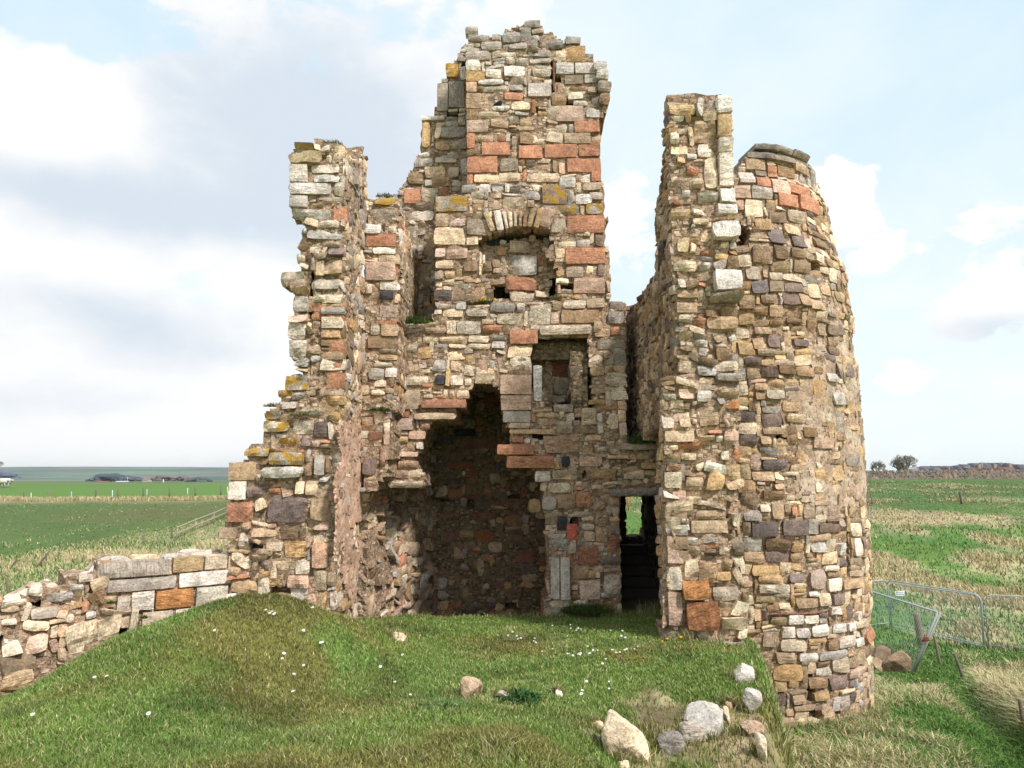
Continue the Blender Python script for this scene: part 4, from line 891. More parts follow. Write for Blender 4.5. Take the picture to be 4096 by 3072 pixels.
def ground_hit(px, py):
    d = px_dir(px, py); t = np.geomspace(2.5, 4500, 1500)
    X, Y, Z = d[0] * t, d[1] * t, CAMZ + d[2] * t
    below = Z < ground_z(X, Y); i = int(np.argmax(below)) if below.any() else len(t) - 1
    lo, hi = t[max(i - 1, 0)], t[i]
    for _ in range(20):
        m = (lo + hi) / 2
        if CAMZ + d[2] * m < ground_z(d[0] * m, d[1] * m): hi = m
        else: lo = m
    return np.array((d[0] * hi, d[1] * hi, CAMZ + d[2] * hi))


def at(px, py, D): d = px_dir(px, py); return np.array((0, 0, CAMZ)) + d * (D / d[1])


def mixc(a, b, t): t = np.asarray(t)[..., None]; return a * (1 - t) + b * t


GA = .70
GL = .88
C_LAWN, C_OLIVE, C_STRAW, C_LUSH = lin((108, 134, 60), GL), lin((120, 116, 58), GL), lin((206, 186, 146), .9), lin((78, 122, 52), GL)
C_FIELD, C_BRIGHT, C_EARTH, C_HILLG, C_HILLB, C_HILLM, C_MID = lin((104, 128, 66), GA), lin((112, 152, 62), GA), lin((128, 108, 84), GA), lin((118, 150, 122), GA), lin((104, 138, 128), GA), lin((148, 138, 132), GA), lin((140, 150, 110), GA)


def straw_field(x, y):
    s = .45 + .55 * sst((26 - y) / 14)                    # patches grow wider with the open slope
    return n2(x * s, y * s * .6, .55, 61, 4) * .9 + n2(x, y, .11, 62, 2) * .6


def ground_col(x, y):
    D = np.maximum(y, .55 * np.hypot(x, y)); r = x / np.maximum(D, 1.); p = plateau(x, y)
    bk = sst((x - .2) / 1.2) * sst((7.4 - y) / 1.) * .55
    lawn = mixc(C_LAWN, C_OLIVE, sst(n2(x, y, .8, 31, 4) * 2.6 + .25 + bk)); lawn = mixc(lawn, C_STRAW * .8, sst(n2(x, y, 1.3, 32, 4) * 2.2 - .75 + bk) * .8)
    er = sst(n2(x, y, 1.5, 37, 4) * 3.4 - .85 + bk * 2.7); lawn = mixc(lawn, mixc(C_EARTH, C_STRAW * .8, sst(n2(x, y, 5., 38) + .3)), er * .9)
    edge = sst((p > .1) * (1 - np.abs(p - .5) * 2)) * .8; lawn = mixc(lawn, mixc(C_EARTH, C_STRAW, sst(n2(x, y, 2., 35) + .5)), edge)
    right = sst((r + .1) / .2); sf = straw_field(x, y)
    band_r = sst((D - 24) / 8) * sst((85 - D) / 30)
    rough = mixc(mixc(C_LUSH, C_LAWN, sst(n2(x, y, .8, 33) + .5)), C_STRAW * .9, sst(sf * 3.2 + .05 + .25 * band_r))
    rfar = mixc(mixc(C_FIELD, C_LUSH, sst(n2(x, y * .6, .2, 65, 3) * 2)), C_STRAW, sst(n2(x * .6, y * .5, .12, 64, 4) * 2.4 - .25) * .6)
    R = mixc(rough, rfar, sst((D - 66) / 14))
    # left: straw bank, rough pasture, straw fence strip, bright winter corn
    e = D - (51 + (r + .7) * 75)
    past = mixc(C_FIELD, lin((132, 120, 80), GA), sst(n2(x * .3, y, .09, 66, 3) * 1.6 - .1) * .55)
    Lc = mixc(mixc(rough, C_STRAW, np.full(np.shape(x), .35)), past, sst((e + 3) / 6))
    strip = np.exp(-(((D - 92) - n2(x, y, .2, 67) * 2) / 3.0) ** 2)
    Lc = mixc(Lc, C_BRIGHT, sst((D - 93) / 2)); Lc = mixc(Lc, C_STRAW, strip * .5)
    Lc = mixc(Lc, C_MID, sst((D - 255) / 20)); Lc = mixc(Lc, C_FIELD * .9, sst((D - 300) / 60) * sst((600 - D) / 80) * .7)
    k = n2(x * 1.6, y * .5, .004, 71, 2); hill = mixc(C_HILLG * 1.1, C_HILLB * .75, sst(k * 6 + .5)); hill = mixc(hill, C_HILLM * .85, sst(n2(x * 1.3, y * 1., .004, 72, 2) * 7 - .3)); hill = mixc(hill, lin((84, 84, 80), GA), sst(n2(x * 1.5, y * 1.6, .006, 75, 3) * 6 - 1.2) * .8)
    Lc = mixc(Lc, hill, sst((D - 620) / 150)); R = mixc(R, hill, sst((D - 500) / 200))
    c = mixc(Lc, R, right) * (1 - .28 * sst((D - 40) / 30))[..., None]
    c = c * (1 + .30 * n2(x, y * .6, .35, 73, 4) * sst((120 - D) / 60) + .12 * n2(x * .3, y * .3, .05, 74, 3))[..., None]
    lawn = mixc(lawn, C_EARTH * .7, sst((y - 12.0) / .3))
    return mixc(c, lawn, p)


rings = np.concatenate([np.arange(.3, 17.5, .10), np.geomspace(17.5, 4400, 190)[1:]])
az = np.radians(np.concatenate([np.arange(-180, -42, 4.), np.arange(-42, 42, .22), np.arange(42, 180, 4.)]))
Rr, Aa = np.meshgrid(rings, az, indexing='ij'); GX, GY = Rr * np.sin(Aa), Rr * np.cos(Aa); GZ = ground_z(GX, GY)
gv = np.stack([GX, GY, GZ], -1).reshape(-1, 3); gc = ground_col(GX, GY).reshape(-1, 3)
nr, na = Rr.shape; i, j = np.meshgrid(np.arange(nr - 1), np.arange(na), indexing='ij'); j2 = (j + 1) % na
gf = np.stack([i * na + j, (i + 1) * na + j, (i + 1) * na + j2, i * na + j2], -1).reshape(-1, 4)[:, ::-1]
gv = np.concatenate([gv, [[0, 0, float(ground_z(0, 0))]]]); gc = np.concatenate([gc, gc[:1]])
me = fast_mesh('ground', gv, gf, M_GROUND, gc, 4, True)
tag(link('ground', me), kind='structure')


# ------------------------------------------------------------------ grass
def blades(x, y, h, w, col, lean=.35, seed=0, wind=(.0, .0), z=None):
    r = np.random.default_rng(seed); n = len(x); z = ground_z(x, y) if z is None else z
    a = r.uniform(0, 2 * np.pi, n); q = r.uniform(0, 2 * np.pi, n); l = np.abs(r.normal(lean, lean * .5, n))
    dx, dy = np.cos(q) * l + wind[0], np.sin(q) * l + wind[1]
    wx, wy = np.cos(a) * w / 2, np.sin(a) * w / 2
    b = np.stack([x, y, z - .01], -1); W = np.stack([wx, wy, np.zeros(n)], -1)
    ln_ = np.sqrt(1 + (dx * .5) ** 2 + (dy * .5) ** 2)
    m = b + np.stack([dx * h * .30, dy * h * .30, h * .58 / ln_], -1); t = b + np.stack([dx * h, dy * h, h / np.sqrt(1 + dx * dx + dy * dy)], -1)
    V = np.stack([b - W, b + W, m - W * .75, m + W * .75, t], 1).reshape(-1, 3)
    o = np.arange(n)[:, None] * 5
    F = np.concatenate([o + [0, 1, 3], o + [0, 3, 2], o + [2, 3, 4]])
    k = np.array([.80, .80, 1., 1., 1.12]); C = (np.asarray(col)[:, None, :] * k[None, :, None]).reshape(-1, 3)
    return V, F, np.clip(C, 0, 1)


def lawn_grass(n=430000):
    r = np.random.default_rng(77)
    d = 3.4 * (12.5 / 3.4) ** r.random(n); t = r.uniform(-.76, .40, n); x, y = d * t, d
    p = plateau(x, y); k = (p > .04) & (r.random(n) < np.clip(p * 1.5, 0, 1))
    x, y, d, p = x[k], y[k], d[k], p[k]; m = len(x)
    bk = sst((x - .2) / 1.2) * sst((7.4 - y) / 1.) * .55
    ol = sst(n2(x, y, .8, 31, 4) * 2.6 + .25 + bk); st = sst(n2(x, y, 1.3, 32, 4) * 2.2 - .75 + bk)
    tf = sst(n2(x, y, 1.6, 40, 3) * 2. - .1)
    e = sst((1 - np.abs(p - .5) * 2))
    er = sst(n2(x, y, 1.5, 37, 4) * 3.4 - .85 + bk * 2.7); bare = r.random(m) < np.maximum(st * .35, er * .82); keep = ~bare
    h = (.030 + .03 * r.random(m) + .05 * tf * r.random(m) + .12 * e * r.random(m) + .10 * bk * r.random(m) ** 2); w = (.004 + .0012 * d * .6) * r.uniform(.7, 1.3, m)
    lush = sst(n2(x, y, .8, 41, 3) * 2 - .2)
    c = mixc(C_LAWN, C_OLIVE, np.clip(ol + r.normal(0, .25, m), 0, 1)); c = mixc(c, C_LUSH, lush * .7 * (r.random(m) < .7)); c = mixc(c, C_STRAW, np.clip((st + e * .8) * .8 + r.normal(0, .2, m), 0, 1) * (r.random(m) < .6))
    c = mixc(c, C_STRAW, (r.random(m) < .05) * .8)
    c = c * (r.uniform(.7, 1.35, m) * (1 - .32 * sst(n2(x, y, 1.7, 43, 4) * 3. - .1)))[:, None]
    x, y, h, w, c = x[keep], y[keep], h[keep], w[keep], c[keep]
    V, F, C = blades(x, y, h, w, c, .45, 5, (-.05, 0))
    tag(link('lawn_grass', fast_mesh('lawn_grass', V, F, M_BLADE, C, 3)), 'short green grass with olive patches covering the mound', 'grass', kind='stuff')


def rough_grass(n=260000):
    r = np.random.default_rng(78)
    d = 7.6 * (27 / 7.6) ** r.random(n); t = r.uniform(.24, .76, n); x, y = d * t, d
    p = plateau(x, y); inT = np.hypot(x - S_TOW.c[0], y - S_TOW.c[1]) < 2.35
    k = (p < .3) & ~inT; x, y, d = x[k], y[k], d[k]; m = len(x)
    sf = straw_field(x, y); s = sst(sf * 3.4 + .0); bank = np.exp(-(((x - .5 * y - 2.6) / .6) ** 2)); ditch = np.exp(-(((x - .5 * y - 1.75) / .5) ** 2))
    s = np.clip(s * .85 + bank * .6 - ditch * .9, 0, 1)
    h = (.07 + .10 * r.random(m) + .26 * s * r.random(m) * r.random(m) ** .3) * np.clip(.75 + d / 60, 0, 1.3); w = (.006 + .0009 * d) * r.uniform(.6, 1.3, m)
    c = mixc(mixc(C_LUSH, C_LAWN, r.random(m)), C_STRAW, (r.random(m) < s * .9) * r.uniform(.6, 1., m)); c = c * r.uniform(.65, 1.3, m)[:, None]
    V, F, C = blades(x, y, h, w, c, .8, 6, (-.25, -.1))
    tag(link('rough_grass', fast_mesh('rough_grass', V, F, M_BLADE, C, 3)), 'long wind-bent green and straw grass below the round tower', 'grass', kind='stuff')


def far_grass(n=270000):
    r = np.random.default_rng(79)
    d = 22 * (135 / 22.) ** r.random(n); side = r.random(n) < .45; t = np.where(side, r.uniform(-.80, -.34, n), r.uniform(.10, .78, n)); x, y = d * t, d
    s = np.clip(sst(straw_field(x, y) * 3.2 + .0) + (t < 0) * .4, 0, 1); e = d - (51 + (t + .7) * 75)
    past = (t < 0) & (e > 2); k = ~(past & ((r.random(n) > .22) | (d > 89))); k &= r.random(n) < (.35 + .65 * s); s = np.where(past, s * .25, s)
    x, y, d, s = x[k], y[k], d[k], s[k]; m = len(x)
    h = (.10 + .16 * r.random(m) + .42 * s * r.random(m)) * np.where(d > 62, .5, 1); w = (.010 + .0011 * d) * r.uniform(.6, 1.3, m)
    c = mixc(mixc(C_LUSH, C_FIELD, r.random(m)), C_STRAW, (r.random(m) < .10 + s * .85) * r.uniform(.5, 1., m)); c = c * r.uniform(.7, 1.25, m)[:, None]
    V, F, C = blades(x, y, h, w, c, .5, 7, (-.2, 0))
    tag(link('straw_grass', fast_mesh('straw_grass', V, F, M_BLADE, C, 3)), 'pale tussocky grass over the slopes beyond the castle', 'grass', kind='stuff')
    # straw strip along the far fence
    n = 9000; x = r.uniform(-78, -18, n); y = 91.5 + r.normal(0, .5, n) + n2(x, x * 0, .1, 90) * .8
    V, F, C = blades(x, y, r.uniform(.2, .7, n), np.full(n, .10), mixc(np.tile(C_STRAW, (n, 1)), np.tile(C_FIELD, (n, 1)), r.random(n) * .4), .4, 8)
    tag(link('strip_grass', fast_mesh('strip_grass', V, F, M_BLADE, C, 3)), 'strip of straw-coloured grass along the far field fence', 'grass', kind='stuff')


lawn_grass(); rough_grass(); far_grass()


def tuft(name, base, rad, h, n, cols, label, cat, lean=.7, seed=1, flat=.35, w=.012, flowers=0, fcol=(220, 180, 30), n_dir=None):
    """a clump of leaves growing at one spot; flowers are a part"""
    r = np.random.default_rng(seed); a = r.uniform(0, 6.28, n); q = np.sqrt(r.random(n)) * rad
    x, y = np.cos(a) * q, np.sin(a) * q * flat; z = np.zeros(n)
    c = np.array([lin(cols[int(i)], GA) for i in r.integers(0, len(cols), n)]) * r.uniform(.7, 1.3, n)[:, None]
    hh = h * r.uniform(.4, 1.1, n) * (1 - .5 * (q / rad) ** 2)
    V, F, C = blades(x, y, hh, np.full(n, w) * r.uniform(.6, 1.4, n), c, lean, seed + 1, z=z)
    o = link(name, fast_mesh(name, V, F, M_BLADE, C, 3)); o.location = base; tag(o, label, cat)
    if flowers:
        for k in range(flowers):
            mb = MB(); i = int(r.integers(n)); q_ = np.array((x[i], y[i] - .03, hh[i] * r.uniform(.6, 1.05))); s = r.uniform(.014, .024)
            mb.tube([q_, q_ + (0, -.006, s)], [s * .6, s], lin(fcol, .8), 6); mb.build('flower', M_LEAF, o)
    return o


GR = [(70, 100, 45), (90, 115, 50), (110, 120, 60), (60, 88, 48)]
tuft('grass_tuft', at(1660, 1290, 12.05), .26, .22, 420, GR, 'dark green tuft growing on the ledge left of the chimney breast', 'plant', .8, 2)
tuft('grass_tuft', at(2600, 1772, 12.1), .36, .3, 700, GR, 'dark green grass growing in the recess above the doorway', 'plant', .9, 3)
tuft('wallflower', at(1945, 1215, 12.3), .20, .13, 420, GR, 'green plant with yellow flowers on the ledge under the upper fireplace', 'plant', 1., 4, flowers=16)
tuft('green_plant', at(1885, 1218, 12.3), .09, .09, 160, GR, 'small flowerless green plant on the ledge below the upper fireplace', 'plant', 1., 5)
tuft('green_plant', at(1520, 1640, 11.25), .17, .10, 260, GR, 'green plant growing on the broken top beside the pier', 'plant', 1.1, 6)
tuft('leafy_plant', at(2350, 2448, 12.0), .42, .24, 1100, GR, 'low leafy green plants at the wall foot left of the doorway', 'plant', 1., 7, flowers=5)
tuft('yellow_plant', at(2855, 2600, 9.25), .16, .14, 420, [(150, 140, 50), (110, 115, 50), (170, 150, 55)], 'yellowish plant at the foot of the broken wall end', 'plant', 1., 8)
tuft('green_plant', at(2700, 2580, 9.2), .22, .12, 420, [(90, 100, 45), (120, 110, 50)], 'olive plant at the corner of the doorway wall', 'plant', 1., 9, flowers=4)
tuft('moss_cushion', at(447, 2410, 9.0), .055, .05, 260, [(90, 100, 40), (70, 85, 35)], 'round green moss cushion growing from the low ruined wall', 'plant', 1.6, 10, flat=.8)
tuft('moss_cushion', at(575, 2470, 9.2), .04, .06, 140, [(100, 110, 50), (80, 85, 35)], 'small moss cushion in a joint of the low wall', 'plant', 1.6, 11, flat=.8)
g_ = ground_hit(2075, 2800); tuft('dock_plant', g_, .17, .14, 260, [(70, 105, 50), (55, 90, 45)], 'broad-leaved green weed on the mound near the pale stones', 'plant', 1.1, 12, flat=1., w=.03)
g_ = ground_hit(1770, 2830); tuft('dock_plant', g_, .16, .09, 160, [(90, 130, 80), (75, 115, 65)], 'flat pale-green weed below the brown wedge stone', 'plant', 1.5, 13, flat=1., w=.03)
g_ = ground_hit(3690, 2745); tuft('yellow_plant', g_, .25, .3, 260, GR, 'weed with yellow flowers in the rough grass beside the tower', 'plant', .9, 14, flat=1., w=.02, flowers=9)
for k, (px, py, h) in enumerate(((1560, 3040, .30), (1620, 3060, .26), (1950, 3050, .32), (2010, 3066, .28), (1690, 3065, .22), (1510, 3070, .25), (2180, 3064, .25))):
    g_ = ground_hit(px, py); tuft('grass_stalk', g_, .05, h, 7, [(190, 185, 140), (160, 165, 110)], 'tall pale grass stalks standing up from the short turf at the front of the mound', 'grass', .7, 20 + k, flat=1., w=.004)['group'] = 'tall stalks in the turf'

for k, (px, py, D, lab) in enumerate(((1330, 575, 10.15, 'dry grass fringe on the top of the left-hand pier'), (1540, 785, 11.4, 'dry grass on the lower wall top beside the gable'), (1100, 1624, 10.06, 'wiry dry grass on the lichened step of the broken pier'), (1200, 1660, 9.9, 'grey-green cushion plant among the orange lichen stones'),
                                      (2230, 1190, 12.3, 'small weed at the right end of the upper fireplace ledge'), (2760, 425, 9.6, 'dead grass hanging from the top of the broken wall end'))):
    tuft('grass_tuft', at(px, py, D), .16, .09, 200, [(150, 145, 100), (120, 122, 75), (170, 160, 115)], lab, 'plant', 1., 40 + k)
# ------------------------------------------------------------------ daisies
mb = MB(); pet = []
for k in range(9):
    a = k / 9 * 6.283; ca, sa = math.cos(a), math.sin(a); pa, pb = math.cos(a + .28), math.sin(a + .28)
    mb.add([(.003 * ca, .003 * sa, .0), (.014 * math.cos(a - .28), .014 * math.sin(a - .28), .003), (.018 * ca, .018 * sa, .002), (.014 * pa, .014 * pb, .003)], [(0, 1, 2, 3)], lin((245, 245, 245), .85))
mb.tube([(0, 0, -.06), (0, 0, 0)], .0012, lin((90, 120, 60), .7), 4)
d0 = mb.build('daisy', M_PLAIN)
mb = MB(); mb.tube([(0, 0, 0), (0, 0, .004)], [.005, .003], lin((225, 180, 40), .8), 6); dc0 = mb.build('disc', M_PLAIN, d0)
r_ = np.random.default_rng(17)
DA = [(1062, 2465), (1078, 2476), (1087, 2471), (1096, 2478), (1247, 2454), (857, 2547), (1213, 2547), (1135, 2640), (1128, 2661), (1214, 2688), (1175, 2725), (1171, 2793), (592, 2892), (128, 2898), (425, 2734), (376, 2739), (1290, 2595), (1215, 2548), (1521, 2693),
      (1610, 2642), (1579, 2754), (1641, 2808), (2347, 2751), (2326, 2803), (1283, 2597), (1250, 2455)]
DB = [(2050, 2546), (2067, 2562), (2140, 2573), (2135, 2583), (2032, 2561), (1991, 2560), (2072, 2575), (2083, 2570), (2143, 2591), (2391, 2624), (2358, 2637), (2361, 2636), (2292, 2643), (2314, 2638), (2323, 2634), (2321, 2640), (2373, 2624), (2552, 2608), (2538, 2617),
      (2480, 2632), (2466, 2635), (2508, 2620), (2500, 2624), (2450, 2622), (2424, 2660), (2411, 2680), (2283, 2532), (2312, 2532), (2306, 2539), (2323, 2535), (2270, 2563), (2210, 2615), (2168, 2626), (2352, 2607), (2545, 2567), (2486, 2563), (2502, 2570), (2270, 2637), (2490, 2541), (2437, 2752), (2347, 2751), (2210, 2520), (2238, 2480), (2282, 2516), (2443, 2540), (2314, 2531), (2330, 2790), (2437, 2779)]
first = True
for lst, lab, gr in ((DA, 'small white daisy open in the grass of the big mound', 'daisies on the big mound'), (DB, 'small white daisy in the flat turf before the doorway', 'daisies before the doorway')):
    for px, py in lst:
        g_ = ground_hit(px, py)
        if first: o, c = d0, dc0; first = False
        else:
            o = d0.copy(); SC.collection.objects.link(o); c = dc0.copy(); SC.collection.objects.link(c); c.parent = o
        o.location = (g_[0], g_[1], g_[2] + .055 + .01 * r_.random()); s = r_.uniform(.7, 1.1) * (1. if lst is DA else .8); o.scale = (s, s, s)
        o.rotation_euler = (r_.uniform(.2, .75), r_.uniform(-.3, .3), 0)
        tag(o, lab, 'daisy', gr)


# ------------------------------------------------------------------ loose stones
ROCKS = []


def boulder(name, bbox, code, label, depth=.7, seed=1, lich=.5, sink=.25, k=1., lean=0., cut=.55, tone=1.):
    x0, y0, x1, y1 = bbox; g = ground_hit((x0 + x1) / 2, y1 - (y1 - y0) * .12); D = g[1]
    w = (x1 - x0) / FPX * D / 1.04 * 1.08; h = (y1 - y0) / FPX * D / 1.04
    r = np.random.default_rng(seed); me = bpy.data.meshes.new(name)
    import bmesh
    bm = bmesh.new(); bmesh.ops.create_icosphere(bm, subdivisions=4, radius=1.0)
    v = np.array([q.co[:] for q in bm.verts]); v = np.sign(v) * np.abs(v) ** .62
    for _ in range(9):                                   # chop to a faceted block
        nrm = r.normal(size=3); nrm /= np.linalg.norm(nrm); dcut = r.uniform(cut, cut + .45); t = v @ nrm - dcut
        v = v - np.outer(np.clip(t, 0, None), nrm)
    v /= np.abs(v).max(0)
    v = v * (1 + .10 * fbm(v * 1.7 + seed, seed, 4)[:, None]) + fbm(v * 6 + seed, seed + 3, 3)[:, None] * .035
    dp = depth * (w + h) / 2
    v = v * np.array((w / 2, dp / 2, h * (1 + sink) / 2))
    for q, c in zip(bm.verts, v): q.co = c
    bm.to_mesh(me); bm.free()
    col = np.tile(np.append(stone_color(code, r) * tone, lich), (len(v), 1)).astype(np.float32)
    a = me.attributes.new("Col", 'FLOAT_COLOR', 'POINT'); a.data.foreach_set('color', col.ravel())
    a = me.attributes.new('tco', 'FLOAT_VECTOR', 'POINT'); a.data.foreach_set('vector', (v + r.uniform(-300, 300, 3)).astype(np.float32).ravel())
    me.materials.append(M_STONE); o = link(name, me); ROCKS.append((g[0], g[1], w))
    o.location = (g[0], g[1] + dp * .25, g[2] + h * (1 - sink) / 2 * .9); o.rotation_euler = (0, lean, 0)
    return tag(o, label, 'stone')


B = boulder
B('boulder', (2419, 2865, 2584, 3063), 'C', 'large cream boulder half buried, lowest and biggest on the grassy edge', .8, 31, .3, .45, lean=-.35, tone=1.1)
B('boulder', (2758, 2840, 2914, 2956), 'W', 'largest grey-white slab on the mound edge', .9, 32, .8, .35, lean=.15)
B('boulder', (2728, 2900, 2830, 2980), 'W', 'small grey-white block leaning against the largest grey-white slab', .8, 3, .7, .2)
B('boulder', (2626, 2945, 2733, 3030), 'G', 'dark grey boulder between the cream boulder and the white block', .8, 4, .4, .2, tone=.62)
B('boulder', (2975, 2772, 3046, 2868), 'W', 'pointed grey-white stone at the mound edge below the tower foot', .8, 5, .8, .1, lean=.2)
B('boulder', (2945, 2660, 3018, 2738), 'W', 'speckled pale stone just under the broken wall end', .8, 6, .7, .15)
B('boulder', (2975, 2898, 3056, 2955), 'S', 'pinkish pale block set in the edge of the mound', .8, 7, .5, .2)
B('boulder', (3032, 2955, 3068, 3050), 'C', 'narrow cream stone lowest on the outer edge of the mound', 1.2, 8, .4, .15)
B('boulder', (2900, 2842, 2922, 2912), 'C', 'thin upright cream stone beside the grey-white slab', 1.5, 9, .3, .15)
B('boulder', (2372, 2892, 2413, 2926), 'C', 'small cream stone in the turf above the large cream boulder', .9, 10, .4, .3)
B('boulder', (2754, 2526, 2812, 2566), 'C', 'round cream stone at the foot of the broken wall end', .9, 11, .2, .2)
B('boulder', (1838, 2722, 1922, 2800), 'T', 'tan wedge-shaped stone in the middle of the mound', .8, 12, .1, .15, lean=.3)
B('boulder', (1985, 2762, 2042, 2800), 'G', 'grey stone half buried next to the green weed', .8, 13, .5, .3)
B('boulder', (2222, 2766, 2252, 2794), 'W', 'small white stone above a bare patch of earth', .9, 14, .5, .2)
B('boulder', (1560, 2533, 1620, 2564), 'C', 'flat cream stone on the brow near the vault opening', .9, 15, .2, .25)
B('boulder', (2468, 3050, 2518, 3080), 'C', 'cream stone cut by the bottom edge of the picture', .9, 16, .4, .2)
B('boulder', (2905, 2810, 2935, 2835), 'S', 'small pinkish stone above the thin upright stone', .9, 18, .3, .3)
B('fallen_slab', (3550, 2612, 3640, 2715), 'B', 'brown fallen slab leaning outward beside the round tower', .6, 21, .2, .1, lean=.55, tone=.9)
B('fallen_slab', (3505, 2596, 3575, 2690), 'B', 'brown fallen slab wedged between the tower and the leaning slab', .7, 22, .2, .1, lean=.4, tone=.75)
B('fallen_slab', (3486, 2640, 3530, 2700), 'T', 'small tan block fallen against the tower foot', .9, 23, .2, .1, lean=.2, tone=.8)

# turf closing round the loose stones
r_ = np.random.default_rng(66); X_, Y_, H_ = [], [], []
for gx, gy, w_ in ROCKS:
    k = int(500 * w_ + 140); a = r_.uniform(0, 6.283, k); q = w_ * (.42 + .3 * r_.random(k))
    X_.append(gx + np.cos(a) * q); Y_.append(gy + .1 + np.sin(a) * q * .6 - .03); H_.append(r_.uniform(.04, .15, k))
for (xa_, ya_), (xb_, yb_), hm_ in (((-2.3, 12.02), (.9, 12.0), .16), ((.8, 12.05), (1.75, 12.0), .2), ((1.95, 9.28), (2.95, 9.25), .2), ((-3.9, 9.9), (-2.3, 9.86), .18), ((-2.3, 9.95), (-2.25, 11.6), .2)):
    t_ = r_.random(700); X_.append(xa_ + (xb_ - xa_) * t_ + r_.normal(0, .05, 700)); Y_.append(ya_ + (yb_ - ya_) * t_ - np.abs(r_.normal(0, .07, 700))); H_.append(hm_ * r_.uniform(.2, 1, 700) * (.35 + .65 * (n2(t_ * 9, t_ * 0, 1., int(ya_ * 10)) > -.1)))
a_ = r_.uniform(-.5, 1.6, 2600) ; rr_ = S_TOW.R(-1.5) + np.abs(r_.normal(0, .09, 2600)) + .03
X_.append(S_TOW.c[0] + rr_ * (np.cos(a_) * S_TOW.f[0] + np.sin(a_) * S_TOW.r[0])); Y_.append(S_TOW.c[1] + rr_ * (np.cos(a_) * S_TOW.f[1] + np.sin(a_) * S_TOW.r[1])); H_.append(r_.uniform(.06, .32, 2600))
X_, Y_, H_ = map(np.concatenate, (X_, Y_, H_))
c = mixc(mixc(np.tile(C_LAWN, (len(X_), 1)), np.tile(C_OLIVE, (len(X_), 1)), r_.random(len(X_))), np.tile(C_STRAW, (len(X_), 1)), (r_.random(len(X_)) < .35) * .8) * r_.uniform(.7, 1.2, len(X_))[:, None]
V, F, C = blades(X_, Y_, H_, np.full(len(X_), .007), c, .5, 9)
tag(link('fringe_grass', fast_mesh('fringe_grass', V, F, M_BLADE, C, 3)), 'longer grass closing round the loose stones and the wall feet', 'grass', kind='stuff')
# ------------------------------------------------------------------ fences
WOODC = lin((150, 138, 118), .6)


def post(top, bot, wpx, label, group=None, col=WOODC, name='fence_post', k=7, sink=.15, D=None):
    g = ground_hit(*bot) if D is None else at(bot[0], bot[1], D); t = at(top[0], top[1], g[1]); r = wpx / 2 / FPX * g[1]
    mb = MB(); d = t - g; L_ = np.linalg.norm(d); d = d / L_
    pts = [-d * sink, d * L_ * .33, d * L_ * .66, d * (L_ - r * .3), d * L_]
    mb.tube(pts, [r, r * 1.03, r * .97, r, r * .8], col * np.random.default_rng(int(bot[0])).uniform(.8, 1.15), k)
    o = mb.build(name, M_WOOD); o.location = g; return tag(o, label, 'fence post', group)


post((3666, 2453), (3686, 2585), 27, 'thick stump of a wooden post behind the leaning steel fence panel')
post((3736, 2541), (3763, 2672), 11, 'thin leaning wooden post right of the leaning steel panel')
post((3817, 2613), (3857, 2725), 12, 'tilted wooden post at the head of the dark ditch')
post((4079, 2796), (4098, 2935), 15, 'wooden post at the right edge of the picture by the straw bank')
post((3838, 1966), (3847, 2016), 9, 'dark wooden post alone in the field below the boundary wall', col=WOODC * .6)
for k, (t, b, w) in enumerate([((3485, 1978), (3486, 2015), 5), ((3719, 1985), (3719, 2012), 4), ((3965, 1985), (3965, 2010), 4)]):
    post(t, b, w, 'faint pale post in the slack fence across the slope below the boundary wall', 'pale posts below the boundary wall')
NEAR = [((68, 2238), (34, 2282), 6, 'slanting strut post at the far left end of the sagging fence'), ((62, 2240), (63, 2276), 6, 'upright post beside the slanting strut at the far left'),
        ((194, 2209), (149, 2268), 7, 'long slanting strut in the sagging fence'), ((186, 2220), (187, 2254), 6, 'short post under the long slanting strut'),
        ((237, 2207), (230, 2242), 7, 'grey post just right of the long slanting strut'), ((425, 2177), (409, 2213), 6, 'leaning post standing in the straw grass'),
        ((480, 2158), (480, 2178), 5, 'short post half sunk in straw grass'), ((574, 2139), (574, 2174), 7, 'pale upright post in the straw grass'),
        ((629, 2142), (635, 2163), 5, 'stub of a post between the pale upright post and the rail fence'), ((689, 2103), (687, 2154), 6, 'tall post just left of the rail fence'),
        ((25, 2310), (36, 2385), 10, 'nearest grey post at the left edge above the low wall')]
for t, b, w, lab in NEAR: post(t, b, w, lab)
for k, x in enumerate((210, 430, 848, 1045, 1268, 1500, 1728, 1955)):
    X = x * CS; yb = 1750 + (560 - x * .031) * CS; post((X, yb - 33), (X, yb), 6, 'grey wooden post in the wire fence along the straw strip', 'wooden posts along the straw strip', D=91.5)
for k, x in enumerate((275, 632, 995, 1300, 1660, 2012)):
    X = x * CS; yb = 1750 + (558 - x * .031) * CS; post((X, yb - 27), (X, yb), 3.5, 'thin pale marker post in the wire fence along the straw strip', 'thin pale posts along the straw strip', col=lin((205, 225, 225), .8), D=91.0)
# rail fence
rf = [ground_hit(707, 2158), ground_hit(780, 2124), ground_hit(854, 2094), ground_hit(925, 2060)]
f0 = tag(empty('rail_fence', tuple(rf[0])), 'grey wooden fence of two rails climbing the straw bank', 'fence')
for p in rf:
    mb = MB(); r_ = .055; mb.tube([p - rf[0] - (0, 0, .2), p - rf[0] + (0, 0, 1.15)], r_, WOODC * 1.7, 6); mb.build('post', M_WOOD, f0)
for z_ in (1.02, .5):
    mb = MB(); mb.tube([p - rf[0] + (0, -.06, z_) for p in rf], .07, WOODC * 1.7, 5); mb.build('rail', M_WOOD, f0)

# steel mesh fence panels
STEEL = lin((176, 186, 188), .8)


